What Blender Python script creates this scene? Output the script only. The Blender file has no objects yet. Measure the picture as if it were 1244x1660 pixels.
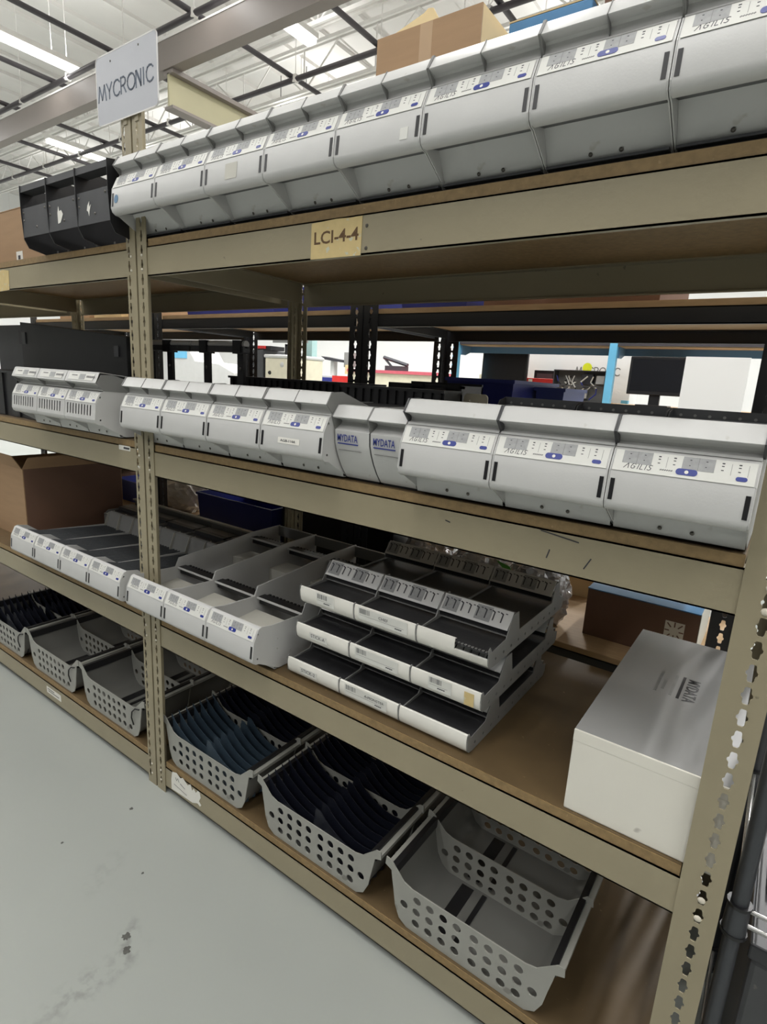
import bpy, math, random
from mathutils import Vector, Matrix
from mathutils.geometry import tessellate_polygon
random.seed(7)
C = bpy.context.scene.collection
S = bpy.context.scene
# ------------------------------------------------------------------ camera
cam_d = bpy.data.cameras.new('camera'); cam = bpy.data.objects.new('camera', cam_d); C.objects.link(cam)
cam_d.sensor_fit = 'HORIZONTAL'; cam_d.sensor_width = 36.0; cam_d.lens = 918.53 / 1244 * 36
cam_d.clip_start = 0.05; cam_d.clip_end = 80
_r = Vector((0.81061604, 0.58293448, 0.05557894)); _u = Vector((-0.17532337, 0.1510456, 0.97285505)); _f = Vector((-0.5587158, 0.7983562, -0.22464203))
cam.matrix_world = Matrix(((_r.x, _u.x, -_f.x, 1.56179), (_r.y, _u.y, -_f.y, -0.99795), (_r.z, _u.z, -_f.z, 1.45), (0, 0, 0, 1)))
S.camera = cam
# ------------------------------------------------------------------ world, light, exposure
W = bpy.data.worlds.new('world'); S.world = W; W.use_nodes = True
W.node_tree.nodes['Background'].inputs[0].default_value = (1.0, 0.99, 0.975, 1)
W.node_tree.nodes['Background'].inputs[1].default_value = 0.08
def area(name, loc, sx, sy, power, rot=(0, 0, 0), col=(1, 0.993, 0.98)):
    d = bpy.data.lights.new(name, 'AREA'); d.shape = 'RECTANGLE'; d.size = sx; d.size_y = sy; d.energy = power; d.color = col
    o = bpy.data.objects.new(name, d); C.objects.link(o); o.location = loc; o.rotation_euler = rot; return o
AISLE = [(-12.0, -1.6), (-8.8, -1.6), (-5.6, -1.6), (-2.4, -1.6), (0.8, -1.6), (4.0, -1.6)]
OUTER = [(-4.0, -4.6), (-0.6, -4.6), (2.8, -4.6)]
BACKL = [(-11.4, 6.2), (-8.0, 6.2), (-4.6, 6.2), (-1.2, 6.2), (2.2, 6.2)]
for x, y in AISLE: area('aisle_light', (x, y, 4.66), 0.16, 2.3, 56); area('aisle_uplight', (x, y, 4.80), 0.16, 2.3, 72, (math.pi, 0, 0))
for x, y in OUTER: area('outer_aisle_light', (x, y, 4.66), 0.16, 2.3, 70)
NEAR = [(-5.78, 1.72), (-3.0, 2.63), (-0.2, 2.2), (2.6, 2.2), (-11.8, 1.2), (-8.9, 1.2)]  # the middle pair is added, unseen, to brighten the panel and racks behind
for (x, y), p in zip(NEAR, (16, 16, 120, 120, 60, 60)): area('girder_light', (x, y, 4.60), 0.14, 2.3, p); area('girder_uplight', (x, y, 4.80), 0.14, 2.3, 30, (math.pi, 0, 0))
for x, y in BACKL: area('workshop_light', (x, y, 4.66), 0.16, 2.3, 290); area('workshop_uplight', (x, y, 4.80), 0.16, 2.3, 22, (math.pi, 0, 0))
S.view_settings.view_transform = 'Standard'; S.view_settings.look = 'None'
S.view_settings.exposure = -0.34; S.view_settings.gamma = 1.0; S.view_settings.use_curve_mapping = False

# ------------------------------------------------------------------ materials
def lin(c): return tuple(((v / 255) / 12.92 if v <= 10 else ((v / 255 + 0.055) / 1.055) ** 2.4) for v in c)
def mat(name, rgb, rough=0.5, metal=0.0, var=0.08, scale=12, bump=0.0, bscale=60, emit=0, spots=None, spec=None, stretch=None):
    m = bpy.data.materials.new(name); m.use_nodes = True; nt = m.node_tree; N = nt.nodes; L = nt.links
    b = N['Principled BSDF']; b.inputs['Roughness'].default_value = rough; b.inputs['Metallic'].default_value = metal
    if spec is not None: b.inputs['Specular IOR Level'].default_value = spec
    col = lin(rgb)
    tc = N.new('ShaderNodeTexCoord'); mp = N.new('ShaderNodeMapping'); L.new(tc.outputs['Object'], mp.inputs[0])
    if stretch: mp.inputs['Scale'].default_value = stretch
    no = N.new('ShaderNodeTexNoise'); no.inputs['Scale'].default_value = scale; no.inputs['Detail'].default_value = 5; L.new(mp.outputs[0], no.inputs[0])
    rp = N.new('ShaderNodeValToRGB'); L.new(no.outputs[0], rp.inputs[0])
    rp.color_ramp.elements[0].position = 0.3; rp.color_ramp.elements[1].position = 0.7
    rp.color_ramp.elements[0].color = (*[c * (1 - var) for c in col], 1); rp.color_ramp.elements[1].color = (*[min(1, c * (1 + var)) for c in col], 1)
    out = rp.outputs[0]
    if spots:
        n2 = N.new('ShaderNodeTexNoise'); n2.inputs['Scale'].default_value = spots[1]; n2.inputs['Detail'].default_value = 3; L.new(mp.outputs[0], n2.inputs[0])
        r2 = N.new('ShaderNodeValToRGB'); L.new(n2.outputs[0], r2.inputs[0]); r2.color_ramp.elements[0].position = spots[2]; r2.color_ramp.elements[1].position = spots[2] + 0.04
        mx = N.new('ShaderNodeMix'); mx.data_type = 'RGBA'; L.new(r2.outputs[0], mx.inputs[0]); L.new(out, mx.inputs[6]); mx.inputs[7].default_value = (*lin(spots[0]), 1); out = mx.outputs[2]
    L.new(out, b.inputs['Base Color'])
    if bump:
        n3 = N.new('ShaderNodeTexNoise'); n3.inputs['Scale'].default_value = bscale; n3.inputs['Detail'].default_value = 4; L.new(mp.outputs[0], n3.inputs[0])
        bp = N.new('ShaderNodeBump'); bp.inputs['Strength'].default_value = bump; bp.inputs['Distance'].default_value = 0.01; L.new(n3.outputs[0], bp.inputs['Height']); L.new(bp.outputs[0], b.inputs['Normal'])
    if emit:
        b.inputs['Emission Color'].default_value = (1, 0.99, 0.97, 1); b.inputs['Emission Strength'].default_value = emit
    return m
M = dict(
 floor=mat('painted_concrete', (160, 164, 159), 0.30, var=0.035, scale=1.3, bump=0.05, bscale=9),
 ceil=mat('white_deck', (214, 212, 208), 0.7, var=0.03, scale=2),
 wall=mat('white_wall', (232, 232, 230), 0.8, var=0.02, scale=1),
 steel=mat('taupe_paint', (150, 141, 116), 0.42, var=0.04, scale=5, bump=0.04, bscale=90, spots=((120, 112, 92), 38, 0.72)),
 board=mat('particle_board', (138, 115, 78), 0.62, var=0.16, scale=70, bump=0.12, bscale=200, spots=((156, 132, 96), 90, 0.68)),
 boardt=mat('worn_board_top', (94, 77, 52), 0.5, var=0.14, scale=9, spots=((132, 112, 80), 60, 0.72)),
 beamb=mat('brown_girder', (124, 116, 110), 0.5, var=0.05, scale=2),
 olive=mat('olive_girder', (168, 162, 130), 0.5, var=0.05, scale=2),
 pipe=mat('dark_conduit', (66, 62, 66), 0.45, var=0.1, scale=6),
 joist=mat('white_joist', (222, 220, 216), 0.6, var=0.03),
 coat=mat('grey_powder_coat', (194, 194, 192), 0.40, var=0.03, scale=9, bump=0.03, bscale=300, spots=((178, 176, 170), 22, 0.70)),
 coat2=mat('warm_grey_sheet', (186, 184, 174), 0.48, var=0.04, scale=9, bump=0.03, bscale=300),
 coatd=mat('mid_grey_sheet', (128, 128, 126), 0.45, var=0.06, scale=8),
 dark=mat('dark_grey_sheet', (66, 67, 69), 0.42, var=0.1, scale=14, spots=((104, 102, 98), 25, 0.72)),
 cream=mat('label_cream', (212, 212, 206), 0.45, var=0.02, scale=30),
 silver=mat('silver_bar', (206, 206, 204), 0.35, metal=0.15, var=0.03, scale=9),
 sq=mat('label_grey', (152, 153, 153), 0.5, var=0.09, scale=150),
 ink=mat('ink_dark', (52, 52, 58), 0.5, var=0.1, scale=40),
 inkl=mat('ink_light', (120, 120, 118), 0.5, var=0.1, scale=40),
 blue=mat('badge_blue', (38, 52, 132), 0.35, var=0.08, scale=60),
 white=mat('paper_white', (228, 226, 218), 0.55, var=0.02, scale=25),
 black=mat('black_plastic', (24, 24, 26), 0.38, var=0.12, scale=20),
 blacks=mat('black_steel', (46, 47, 50), 0.40, var=0.08, scale=6),
 mat_=mat('black_mat', (44, 44, 46), 0.40, var=0.12, scale=40, bump=0.05, bscale=120),
 basket=mat('basket_grey', (150, 150, 143), 0.38, var=0.05, scale=10, spots=((124, 123, 117), 14, 0.68)),
 shell=mat('shell_grey', (112, 112, 108), 0.38, var=0.06, scale=8),
 fing=mat('divider_grey', (98, 101, 104), 0.4, var=0.08, scale=20),
 fin=mat('slate_blue_plastic', (50, 64, 76), 0.5, var=0.12, scale=18),
 finn=mat('navy_and_shade_plastic', (15, 18, 30), 0.5, var=0.12, scale=18),  # real navy fins, also rear slate fins darkened as if in shade
 tape=mat('packing_tape', (176, 148, 116), 0.35, var=0.04),
 card=mat('cardboard', (160, 130, 98), 0.75, var=0.05, scale=6, bump=0.04, bscale=50, stretch=(1, 1, 8)),
 cardd=mat('brown_carton', (112, 84, 68), 0.7, var=0.06, scale=6),
 cardi=mat('cardboard_inside', (206, 184, 140), 0.75, var=0.05, scale=6),
 bluebox=mat('blue_print', (72, 126, 170), 0.5, var=0.12, scale=14),
 wbox=mat('white_carton', (222, 219, 208), 0.5, var=0.02, scale=6, bump=0.02, bscale=30, spots=((176, 172, 162), 12, 0.74)),
 wboxt=mat('silver_grey_lid', (150, 150, 149), 0.22, var=0.06, scale=4, stretch=(1, 0.3, 1)),
 yell=mat('tag_yellow', (206, 184, 130), 0.6, var=0.06, scale=40, spots=((196, 196, 176), 60, 0.62)),
 tagink=mat('tag_brown_ink', (96, 70, 40), 0.6, var=0.08, scale=30),
 sign=mat('sign_grey', (176, 178, 184), 0.35, var=0.02, scale=6),
 signedge=mat('sign_edge', (216, 214, 210), 0.4),
 signink=mat('sign_slate', (74, 86, 104), 0.4, var=0.05),
 foil=mat('foil_bag', (196, 195, 198), 0.24, metal=0.55, var=0.25, scale=16, bump=0.9, bscale=22),
 green=mat('green_tape', (96, 170, 70), 0.5),
 bbinl=mat('pale_blue_bin', (74, 88, 156), 0.4, var=0.08, scale=5),
 bbin=mat('blue_bin', (40, 50, 128), 0.4, var=0.08, scale=5),
 red=mat('red_plastic', (200, 44, 40), 0.4, var=0.06),
 sky=mat('sky_blue_paint', (104, 178, 214), 0.45, var=0.05, scale=5),
 blues=mat('steel_blue_rail', (84, 122, 154), 0.45, var=0.06, scale=5),
 teal=mat('teal_paint', (160, 192, 192), 0.5, var=0.04),
 beige=mat('beige_machine', (214, 208, 186), 0.5, var=0.05),
 tan=mat('plywood_tan', (176, 148, 112), 0.6, var=0.1, scale=20, stretch=(1, 8, 8)),
 screw=mat('screw_metal', (96, 92, 86), 0.35, metal=0.6),
 rivet=mat('rivet_white', (206, 200, 184), 0.4),
 chrome=mat('dull_chrome', (172, 172, 170), 0.25, metal=0.7, var=0.05),
 polegrey=mat('dark_pole', (70, 72, 76), 0.35, metal=0.4),
 lamp=mat('lamp_tube', (255, 255, 255), 0.5, emit=6),
 lime=mat('lime_sticker', (214, 222, 40), 0.5),
 stain=mat('floor_stain', (84, 84, 80), 0.6, var=0.2, scale=60),
 mud=mat('floor_smudge', (122, 124, 118), 0.5, var=0.12, scale=30),
 pink=mat('pink_print', (196, 90, 104), 0.6), cyan=mat('pale_blue_print', (176, 208, 222), 0.6),
 screen=mat('screen_black', (22, 24, 28), 0.25, var=0.1, scale=3),
)

def floor_smudge(m):
    nt = m.node_tree; N = nt.nodes; L = nt.links; b = N['Principled BSDF']; src = b.inputs['Base Color'].links[0].from_socket
    tc = N.new('ShaderNodeTexCoord'); last = src
    for (x, y, r, sx, sy, amt) in ((.425, -.50, -.10, .055, .17, .55), (.40, -.38, .9, .035, .09, .6), (.15, -.30, .5, .05, .12, .22), (.62, -.62, .2, .05, .1, .2)):
        mp = N.new('ShaderNodeMapping'); mp.vector_type = 'TEXTURE'; mp.inputs['Location'].default_value = (x, y, 0); mp.inputs['Rotation'].default_value = (0, 0, r); mp.inputs['Scale'].default_value = (sx, sy, 1)
        L.new(tc.outputs['Object'], mp.inputs[0]); ln = N.new('ShaderNodeVectorMath'); ln.operation = 'LENGTH'; L.new(mp.outputs[0], ln.inputs[0])
        no = N.new('ShaderNodeTexNoise'); no.inputs['Scale'].default_value = 34; no.inputs['Detail'].default_value = 6; L.new(tc.outputs['Object'], no.inputs[0])
        a = N.new('ShaderNodeMapRange'); a.inputs['From Min'].default_value = 1; a.inputs['From Max'].default_value = 0; L.new(ln.outputs['Value'], a.inputs[0])
        c = N.new('ShaderNodeMapRange'); c.inputs['From Min'].default_value = .45; c.inputs['From Max'].default_value = .72; c.inputs['To Max'].default_value = amt; L.new(no.outputs[0], c.inputs[0])
        mu = N.new('ShaderNodeMath'); mu.operation = 'MULTIPLY'; L.new(a.outputs[0], mu.inputs[0]); L.new(c.outputs[0], mu.inputs[1])
        mx = N.new('ShaderNodeMix'); mx.data_type = 'RGBA'; L.new(mu.outputs[0], mx.inputs[0]); L.new(last, mx.inputs[6]); mx.inputs[7].default_value = (*lin((62, 62, 58)), 1); last = mx.outputs[2]
    L.new(last, b.inputs['Base Color'])
floor_smudge(M['floor'])
# ------------------------------------------------------------------ mesh builder
class MB:
    def __init__(s): s.v = []; s.f = []; s.mi = []; s.mats = []
    def _m(s, m):
        m = M[m] if isinstance(m, str) else m
        if m not in s.mats: s.mats.append(m)
        return s.mats.index(m)
    def add(s, verts, faces, m):
        o = len(s.v); k = s._m(m); s.v += [tuple(v) for v in verts]
        for f in faces: s.f.append([i + o for i in f]); s.mi.append(k)
        return s
    def box(s, a, b, m, mtx=None):
        x0, y0, z0 = a; x1, y1, z1 = b
        vs = [(x0, y0, z0), (x1, y0, z0), (x1, y1, z0), (x0, y1, z0), (x0, y0, z1), (x1, y0, z1), (x1, y1, z1), (x0, y1, z1)]
        if mtx: vs = [mtx @ Vector(v) for v in vs]
        return s.add(vs, [(0, 3, 2, 1), (4, 5, 6, 7), (0, 1, 5, 4), (1, 2, 6, 5), (2, 3, 7, 6), (3, 0, 4, 7)], m)
    def plate(s, outline, t, place, m, holes=()):
        """outline: 2-D points; place(u, v, w) -> 3-D; thickness runs w=0..t; holes: lists of 2-D points"""
        loops = [[Vector((p[0], p[1], 0)) for p in outline]] + [[Vector((p[0], p[1], 0)) for p in h] for h in holes]
        tris = tessellate_polygon(loops); flat = [p for l in loops for p in l]; n = len(flat)
        vs = [place(p.x, p.y, 0) for p in flat] + [place(p.x, p.y, t) for p in flat]
        fs = []
        for a, b, c in tris:
            fs.append((a, b, c)); fs.append((c + n, b + n, a + n))
        o = 0
        for l in loops:
            k = len(l)
            for i in range(k): fs.append((o + i, o + i + n, o + (i + 1) % k + n, o + (i + 1) % k))
            o += k
        return s.add(vs, fs, m)
    def prism_x(s, prof, x0, x1, m):      # closed (y,z) profile
        return s.plate(prof, x1 - x0, lambda u, v, w: (x0 + w, u, v), m)
    def sheet_x(s, line, t, x0, x1, m):    # open (y,z) polyline thickened inward
        n = len(line); off = []
        for i, (y, z) in enumerate(line):
            a = line[max(0, i - 1)]; b = line[min(n - 1, i + 1)]
            dy, dz = b[0] - a[0], b[1] - a[1]; l = math.hypot(dy, dz) or 1
            off.append((y + dz / l * t, z - dy / l * t))
        vs = []
        for x in (x0, x1):
            vs += [(x, y, z) for y, z in line] + [(x, y, z) for y, z in off]
        fs = []
        for i in range(n - 1):
            fs.append((i, i + 1, 2 * n + i + 1, 2 * n + i)); fs.append((n + i, 3 * n + i, 3 * n + i + 1, n + i + 1))
            fs.append((i, n + i, n + i + 1, i + 1)); fs.append((2 * n + i, 2 * n + i + 1, 3 * n + i + 1, 3 * n + i))
        fs.append((0, 2 * n, 3 * n, n)); fs.append((n - 1, 2 * n - 1, 4 * n - 1, 3 * n - 1))
        return s.add(vs, fs, m)
    def tube(s, p0, p1, r, m, n=10, r1=None):
        p0 = Vector(p0); p1 = Vector(p1); d = (p1 - p0).normalized(); a = d.orthogonal().normalized(); b = d.cross(a); r1 = r if r1 is None else r1
        vs = [p0 + (a * math.cos(t) + b * math.sin(t)) * r for t in [2 * math.pi * i / n for i in range(n)]] + [p1 + (a * math.cos(t) + b * math.sin(t)) * r1 for t in [2 * math.pi * i / n for i in range(n)]]
        fs = [(i, (i + 1) % n, n + (i + 1) % n, n + i) for i in range(n)] + [tuple(range(n))[::-1], tuple(range(n, 2 * n))]
        return s.add(vs, fs, m)
    def dome(s, c, d, r, h, m, n=8):
        c = Vector(c); d = Vector(d).normalized(); a = d.orthogonal().normalized(); b = d.cross(a)
        vs = []
        for rr, hh in ((r, 0), (r * .8, h * .6), (r * .35, h)):
            vs += [c + (a * math.cos(t) + b * math.sin(t)) * rr + d * hh for t in [2 * math.pi * i / n for i in range(n)]]
        fs = [(k * n + i, k * n + (i + 1) % n, (k + 1) * n + (i + 1) % n, (k + 1) * n + i) for k in (0, 1) for i in range(n)] + [tuple(range(2 * n, 3 * n))]
        return s.add(vs, fs, m)
    def strokes(s, lines, w, place, m, t=0.0006):
        for ln in lines:
            for i in range(len(ln) - 1):
                a = Vector(ln[i]); b = Vector(ln[i + 1]); d = (b - a); l = d.length or 1; d /= l; q = Vector((-d.y, d.x)) * w / 2; e = d * w * .3
                pts = [a - q - e, b - q + e, b + q + e, a + q - e]
                s.add([place(p.x, p.y, 0) for p in pts] + [place(p.x, p.y, t) for p in pts], [(0, 3, 2, 1), (4, 5, 6, 7), (0, 1, 5, 4), (1, 2, 6, 5), (2, 3, 7, 6), (3, 0, 4, 7)], m)
        return s
    def mesh(s, name, smooth=None):
        me = bpy.data.meshes.new(name); me.from_pydata(s.v, [], s.f)
        for m in s.mats: me.materials.append(m)
        me.polygons.foreach_set('material_index', s.mi)
        me.validate()
        import bmesh
        bm = bmesh.new(); bm.from_mesh(me); bmesh.ops.recalc_face_normals(bm, faces=bm.faces); bm.to_mesh(me); bm.free()
        if smooth: me.shade_smooth(); me.set_sharp_from_angle(angle=math.radians(smooth))
        return me
def obj(name, me, parent=None, loc=(0, 0, 0), rot=(0, 0, 0), smooth=None, bevel=0):
    if isinstance(me, MB): me = me.mesh(name, smooth)
    o = bpy.data.objects.new(name, me); C.objects.link(o); o.location = loc; o.rotation_euler = rot
    if parent: o.parent = parent
    if bevel:
        b = o.modifiers.new('bevel', 'BEVEL'); b.width = bevel; b.segments = 2; b.limit_method = 'ANGLE'
    return o
def thing(name, label, cat, loc=(0, 0, 0), rotz=0, group=None):
    o = bpy.data.objects.new(name, None); C.objects.link(o); o.empty_display_size = .05; o.location = loc; o.rotation_euler = (0, 0, rotz)
    o['label'] = label; o['category'] = cat
    if group: o['group'] = group
    return o
def tag(o, label, cat, group=None):
    o['label'] = label; o['category'] = cat
    if group: o['group'] = group
    return o
def struct(name, mb, **k):
    o = obj(name, mb, **k); o['kind'] = 'structure'; return o
def stuff(o): o['kind'] = 'stuff'; return o
def copy_tree(o, parent=None):
    c = o.copy(); C.objects.link(c); c.parent = parent
    for ch in [x for x in bpy.data.objects if x.parent == o]: copy_tree(ch, c)
    return c
_mc = {}
def cached(key, fn, smooth=None):
    if key not in _mc: _mc[key] = fn().mesh(key[0] if isinstance(key, tuple) else key, smooth)
    return _mc[key]
def circ(cx, cy, r, n=12, ry=None): return [(cx + r * math.cos(2 * math.pi * i / n), cy + (ry or r) * math.sin(2 * math.pi * i / n)) for i in range(n)]
def rrect(x0, y0, x1, y1, r, n=4):
    o = []
    for cx, cy, a in ((x1 - r, y0 + r, -90), (x1 - r, y1 - r, 0), (x0 + r, y1 - r, 90), (x0 + r, y0 + r, 180)):
        for i in range(n + 1):
            t = math.radians(a + 90 * i / n); o.append((cx + r * math.cos(t), cy + r * math.sin(t)))
    return o
_tc = {}
def text_mesh(txt, h, m, ext=0.0004, off=0.0, shear=0.0, width=None):
    key = (txt, h, m, ext, off, shear, width)
    if key in _tc: return _tc[key]
    cu = bpy.data.curves.new('lettering', 'FONT'); cu.body = txt; cu.size = 1; cu.extrude = 0; cu.offset = off; cu.shear = shear; cu.resolution_u = 3
    o = bpy.data.objects.new('lettering', cu); C.objects.link(o)
    me = bpy.data.meshes.new_from_object(o.evaluated_get(bpy.context.evaluated_depsgraph_get())); bpy.data.objects.remove(o); bpy.data.curves.remove(cu)
    xs = [v.co.x for v in me.vertices]; ys = [v.co.y for v in me.vertices]
    sy = h / (max(ys) - min(ys)); sx = sy if width is None else width / (max(xs) - min(xs))
    x0, y0 = min(xs), min(ys)
    for v in me.vertices: v.co = ((v.co.x - x0) * sx, (v.co.y - y0) * sy, 0)
    me.materials.clear(); me.materials.append(M[m]); _tc[key] = me
    return me
def put_text(txt, h, m, origin, ux, uy, parent=None, name='lettering', **k):
    """flat lettering: origin is its lower left corner, ux/uy the writing and up directions"""
    me = text_mesh(txt, h, m, **k)
    o = bpy.data.objects.new(name, me); C.objects.link(o)
    ux = Vector(ux).normalized(); uy = Vector(uy).normalized(); uz = ux.cross(uy)
    mw = Matrix(((ux.x, uy.x, uz.x, origin[0]), (ux.y, uy.y, uz.y, origin[1]), (ux.z, uy.z, uz.z, origin[2]), (0, 0, 0, 1)))
    if parent: o.parent = parent
    o.matrix_local = mw
    return o
X_, Y_, Z_ = (1, 0, 0), (0, 1, 0), (0, 0, 1)

# ------------------------------------------------------------------ the building
struct('floor', MB().box((-16, -7, -0.1), (7, 11, 0), 'floor'))
cd = MB()
cd.box((-16, -7, 5.70), (7, 11, 5.78), 'ceil')
x = -16
while x < 7:
    cd.box((x, -7, 5.655), (x + 0.13, 11, 5.70), 'ceil'); x += 0.62
struct('ceiling', cd)
struct('wall_back', MB().box((-16, 10.9, 0), (7, 11, 5.8), 'wall'))
struct('wall_left', MB().box((-16.1, -7, 0), (-16, 11, 5.8), 'wall'))
struct('wall_right', MB().box((7, -7, 0), (7.1, 11, 5.8), 'wall'))
# girders
g = MB()
g.box((-16, 2.69, 4.20), (7, 2.72, 4.44), 'beamb'); g.box((-16, 2.685, 4.43), (7, 2.80, 4.445), 'joist'); g.box((-16, 2.685, 4.19), (7, 2.80, 4.205), 'beamb')
struct('trim_1', g)
g = MB()
g.box((-3.80, 2.70, 3.88), (-3.775, 10.8, 4.16), 'olive'); g.box((-3.86, 2.70, 4.15), (-3.71, 10.8, 4.19), 'beamb'); g.box((-3.85, 2.70, 3.86), (-3.725, 10.8, 3.885), 'beamb')
struct('trim_2', g)
g = MB(); g.box((-7.9, 2.81, 3.2), (-7.87, 10.8, 3.42), 'olive'); g.box((-7.95, 2.81, 3.42), (-7.82, 10.8, 3.45), 'beamb'); g.box((-7.95, 2.81, 3.17), (-7.82, 10.8, 3.2), 'beamb')
# open-web joists
def joist(y, z):
    j = MB()
    for dy in (-.05, .02):
        j.box((-16, y + dy, z), (7, y + dy + .03, z + .04), 'joist'); j.box((-16, y + dy, z + .5), (7, y + dy + .03, z + .54), 'joist')
    x = -15.8; k = 0
    while x < 6:
        j.tube((x, y, z + .03), (x + .57, y, z + .5), .011, 'joist', 6); j.tube((x + .57, y, z + .5), (x + 1.15, y, z + .03), .011, 'joist', 6); j.tube((x + 1.15, y, z + .03), (x + 1.15, y, z + .5), .009, 'joist', 6); x += 1.15
    return j
for i, y in enumerate((1.95, 4.05, 5.05, 8.9)):
    o = struct('trim_%d' % (3 + i), joist(y, 4.98 if i > 0 else 5.08))
# conduit grid
for i, y in enumerate((-1.0, 2.79, 4.09, 5.9, 7.6)):
    p = MB().tube((-16, y, 4.6), (7, y, 4.6), .028, 'pipe', 12)
    for k in range(0, 20): p.tube((-15 + k * 1.15, y, 4.6), (-15 + k * 1.15, y, 5.66), .004, 'joist', 5); p.tube((-15 + k * 1.15, y, 4.572), (-15 + k * 1.15 + .01, y, 4.64), .034, 'joist', 8)
    tag(obj('ceiling_conduit', p, smooth=40), ['dark conduit pipe crossing the ceiling over the aisle', 'dark conduit pipe just above the long brown girder', 'dark conduit pipe beyond the girder, nearer of two behind it', 'dark conduit pipe far behind the girder', 'farthest dark conduit pipe along the ceiling'][i], 'pipe')
for i, x in enumerate((-9.9, -8.6, -7.4, -6.17, -4.91, -3.58, -2.39, -1.1, .2, 1.5)):
    p = MB().tube((x, -7, 4.655), (x, 10.8, 4.655), .026, 'pipe', 12)
    tag(obj('cross_conduit', p, smooth=40), 'dark conduit pipe running front to back, ' + ['farthest left', 'second from the far left', 'far left of the sign', 'left of the long lamp', 'passing over the hanging sign', 'just right of the hanging sign', 'above the open carton', 'right of the open carton', 'above the blue topped box', 'above the right end of the shelf'][i], 'pipe', 'cross conduits under the ceiling')
# fluorescent fixtures
def fixture(x, y, lab):
    t = thing('strip_light', lab, 'ceiling light', (x, y, 4.7), 0, 'fluorescent strip lights')
    obj('lamp_housing', MB().box((-.07, -1.2, .02), (.07, 1.2, .07), 'joist'), t)
    obj('lamp_diffuser', MB().box((-.062, -1.19, -.03), (.062, 1.19, .02), 'lamp'), t, bevel=.02)
    obj('hanging_rod', MB().tube((0, -.9, .07), (0, -.9, .95), .004, 'joist', 5).tube((0, .9, .07), (0, .9, .95), .004, 'joist', 5), t)
for k, (x, y) in enumerate(AISLE): fixture(x, y, 'fluorescent strip light over the near aisle, ' + ['farthest left', 'second from left', 'third from left', 'fourth from left', 'second from right', 'far right'][k])
for k, (x, y) in enumerate(OUTER): fixture(x, y, 'fluorescent strip light behind the photographer, ' + ['left', 'middle', 'right'][k])
for k, (x, y) in enumerate(BACKL): fixture(x, y, 'fluorescent strip light over the workshop behind, ' + ['farthest left', 'second from left', 'middle', 'second from right', 'far right'][k])
fixture(-5.78, 1.72, 'glowing fluorescent strip light left of the hanging sign')
fixture(-3.0, 2.63, 'glowing fluorescent strip light right of the sign, across the girder')
fixture(-.2, 2.2, 'added fill strip light above the black racks, hidden by the top row'); fixture(2.6, 2.2, 'added fill strip light above the black racks, right of view'); fixture(-11.8, 1.2, 'fluorescent strip light at the far left of the hall'); fixture(-8.9, 1.2, 'fluorescent strip light left of the glowing long one')
fixture(-8.3, 4.9, 'small distant fluorescent strip light seen just under the sign corner')

# ------------------------------------------------------------------ shelving units
LV = [0.123, 0.655, 1.224, 1.803]          # board tops
def slot(cx, cz, s=1.0):
    return [(cx + a * s, cz + b) for a, b in ((-.0028, -.0150), (.0028, -.0150), (.0042, -.0125), (.0046, -.005), (.0070, -.0025), (.0074, .002), (.0048, .0055), (.0042, .0125), (.0028, .0150), (-.0028, .0150), (-.0042, .0125), (-.0048, .0055), (-.0074, .002), (-.0070, -.0025), (-.0046, -.005), (-.0042, -.0125))]
def post_mb(x0, x1, yf, h, m, side, slotx=None, back=False, fl=.038, z0=.02):
    """angle post: slotted flange in the x-z plane at yf, slotted side flange running in depth"""
    b = MB(); sx = slotx if slotx is not None else (x0 + x1) / 2
    zs = []; z = z0 + .02
    if side > 0 and slotx is None and x0 == -.10: sx = -.088
    while z < h - .03: zs.append(z); z += .0385
    sc = 1.15 if (x1 - x0) > .055 else .8
    b.plate([(x0, 0), (x1, 0), (x1, h), (x0, h)], .0025, lambda u, v, w: (u, yf + w * (-1 if back else 1), v), m, [slot(sx, z, sc) for z in zs])
    xs = x0 if side < 0 else x1
    d = -1 if back else 1
    b.plate([(.002, 0), (fl, 0), (fl, h), (.002, h)], .0025, lambda u, v, w: (xs + (w if side < 0 else -w), yf + d * u, v), m, [slot(fl * .62, z, .7) for z in zs])
    return b
def beam_mb(x0, x1, y, z, h, m, inward):
    b = MB()
    b.sheet_x([(y, z), (y, z + h)], .003 * inward * -1 if False else .003, x0, x1, m) if False else None
    y2 = y + inward * .003
    b.box((x0, min(y, y2), z), (x1, max(y, y2), z + h), m)
    b.box((x0, min(y, y + inward * .03), z + h - .003), (x1, max(y, y + inward * .03), z + h), m)
    b.box((x0, min(y, y + inward * .014), z), (x1, max(y, y + inward * .014), z + .003), m)
    return b
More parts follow.
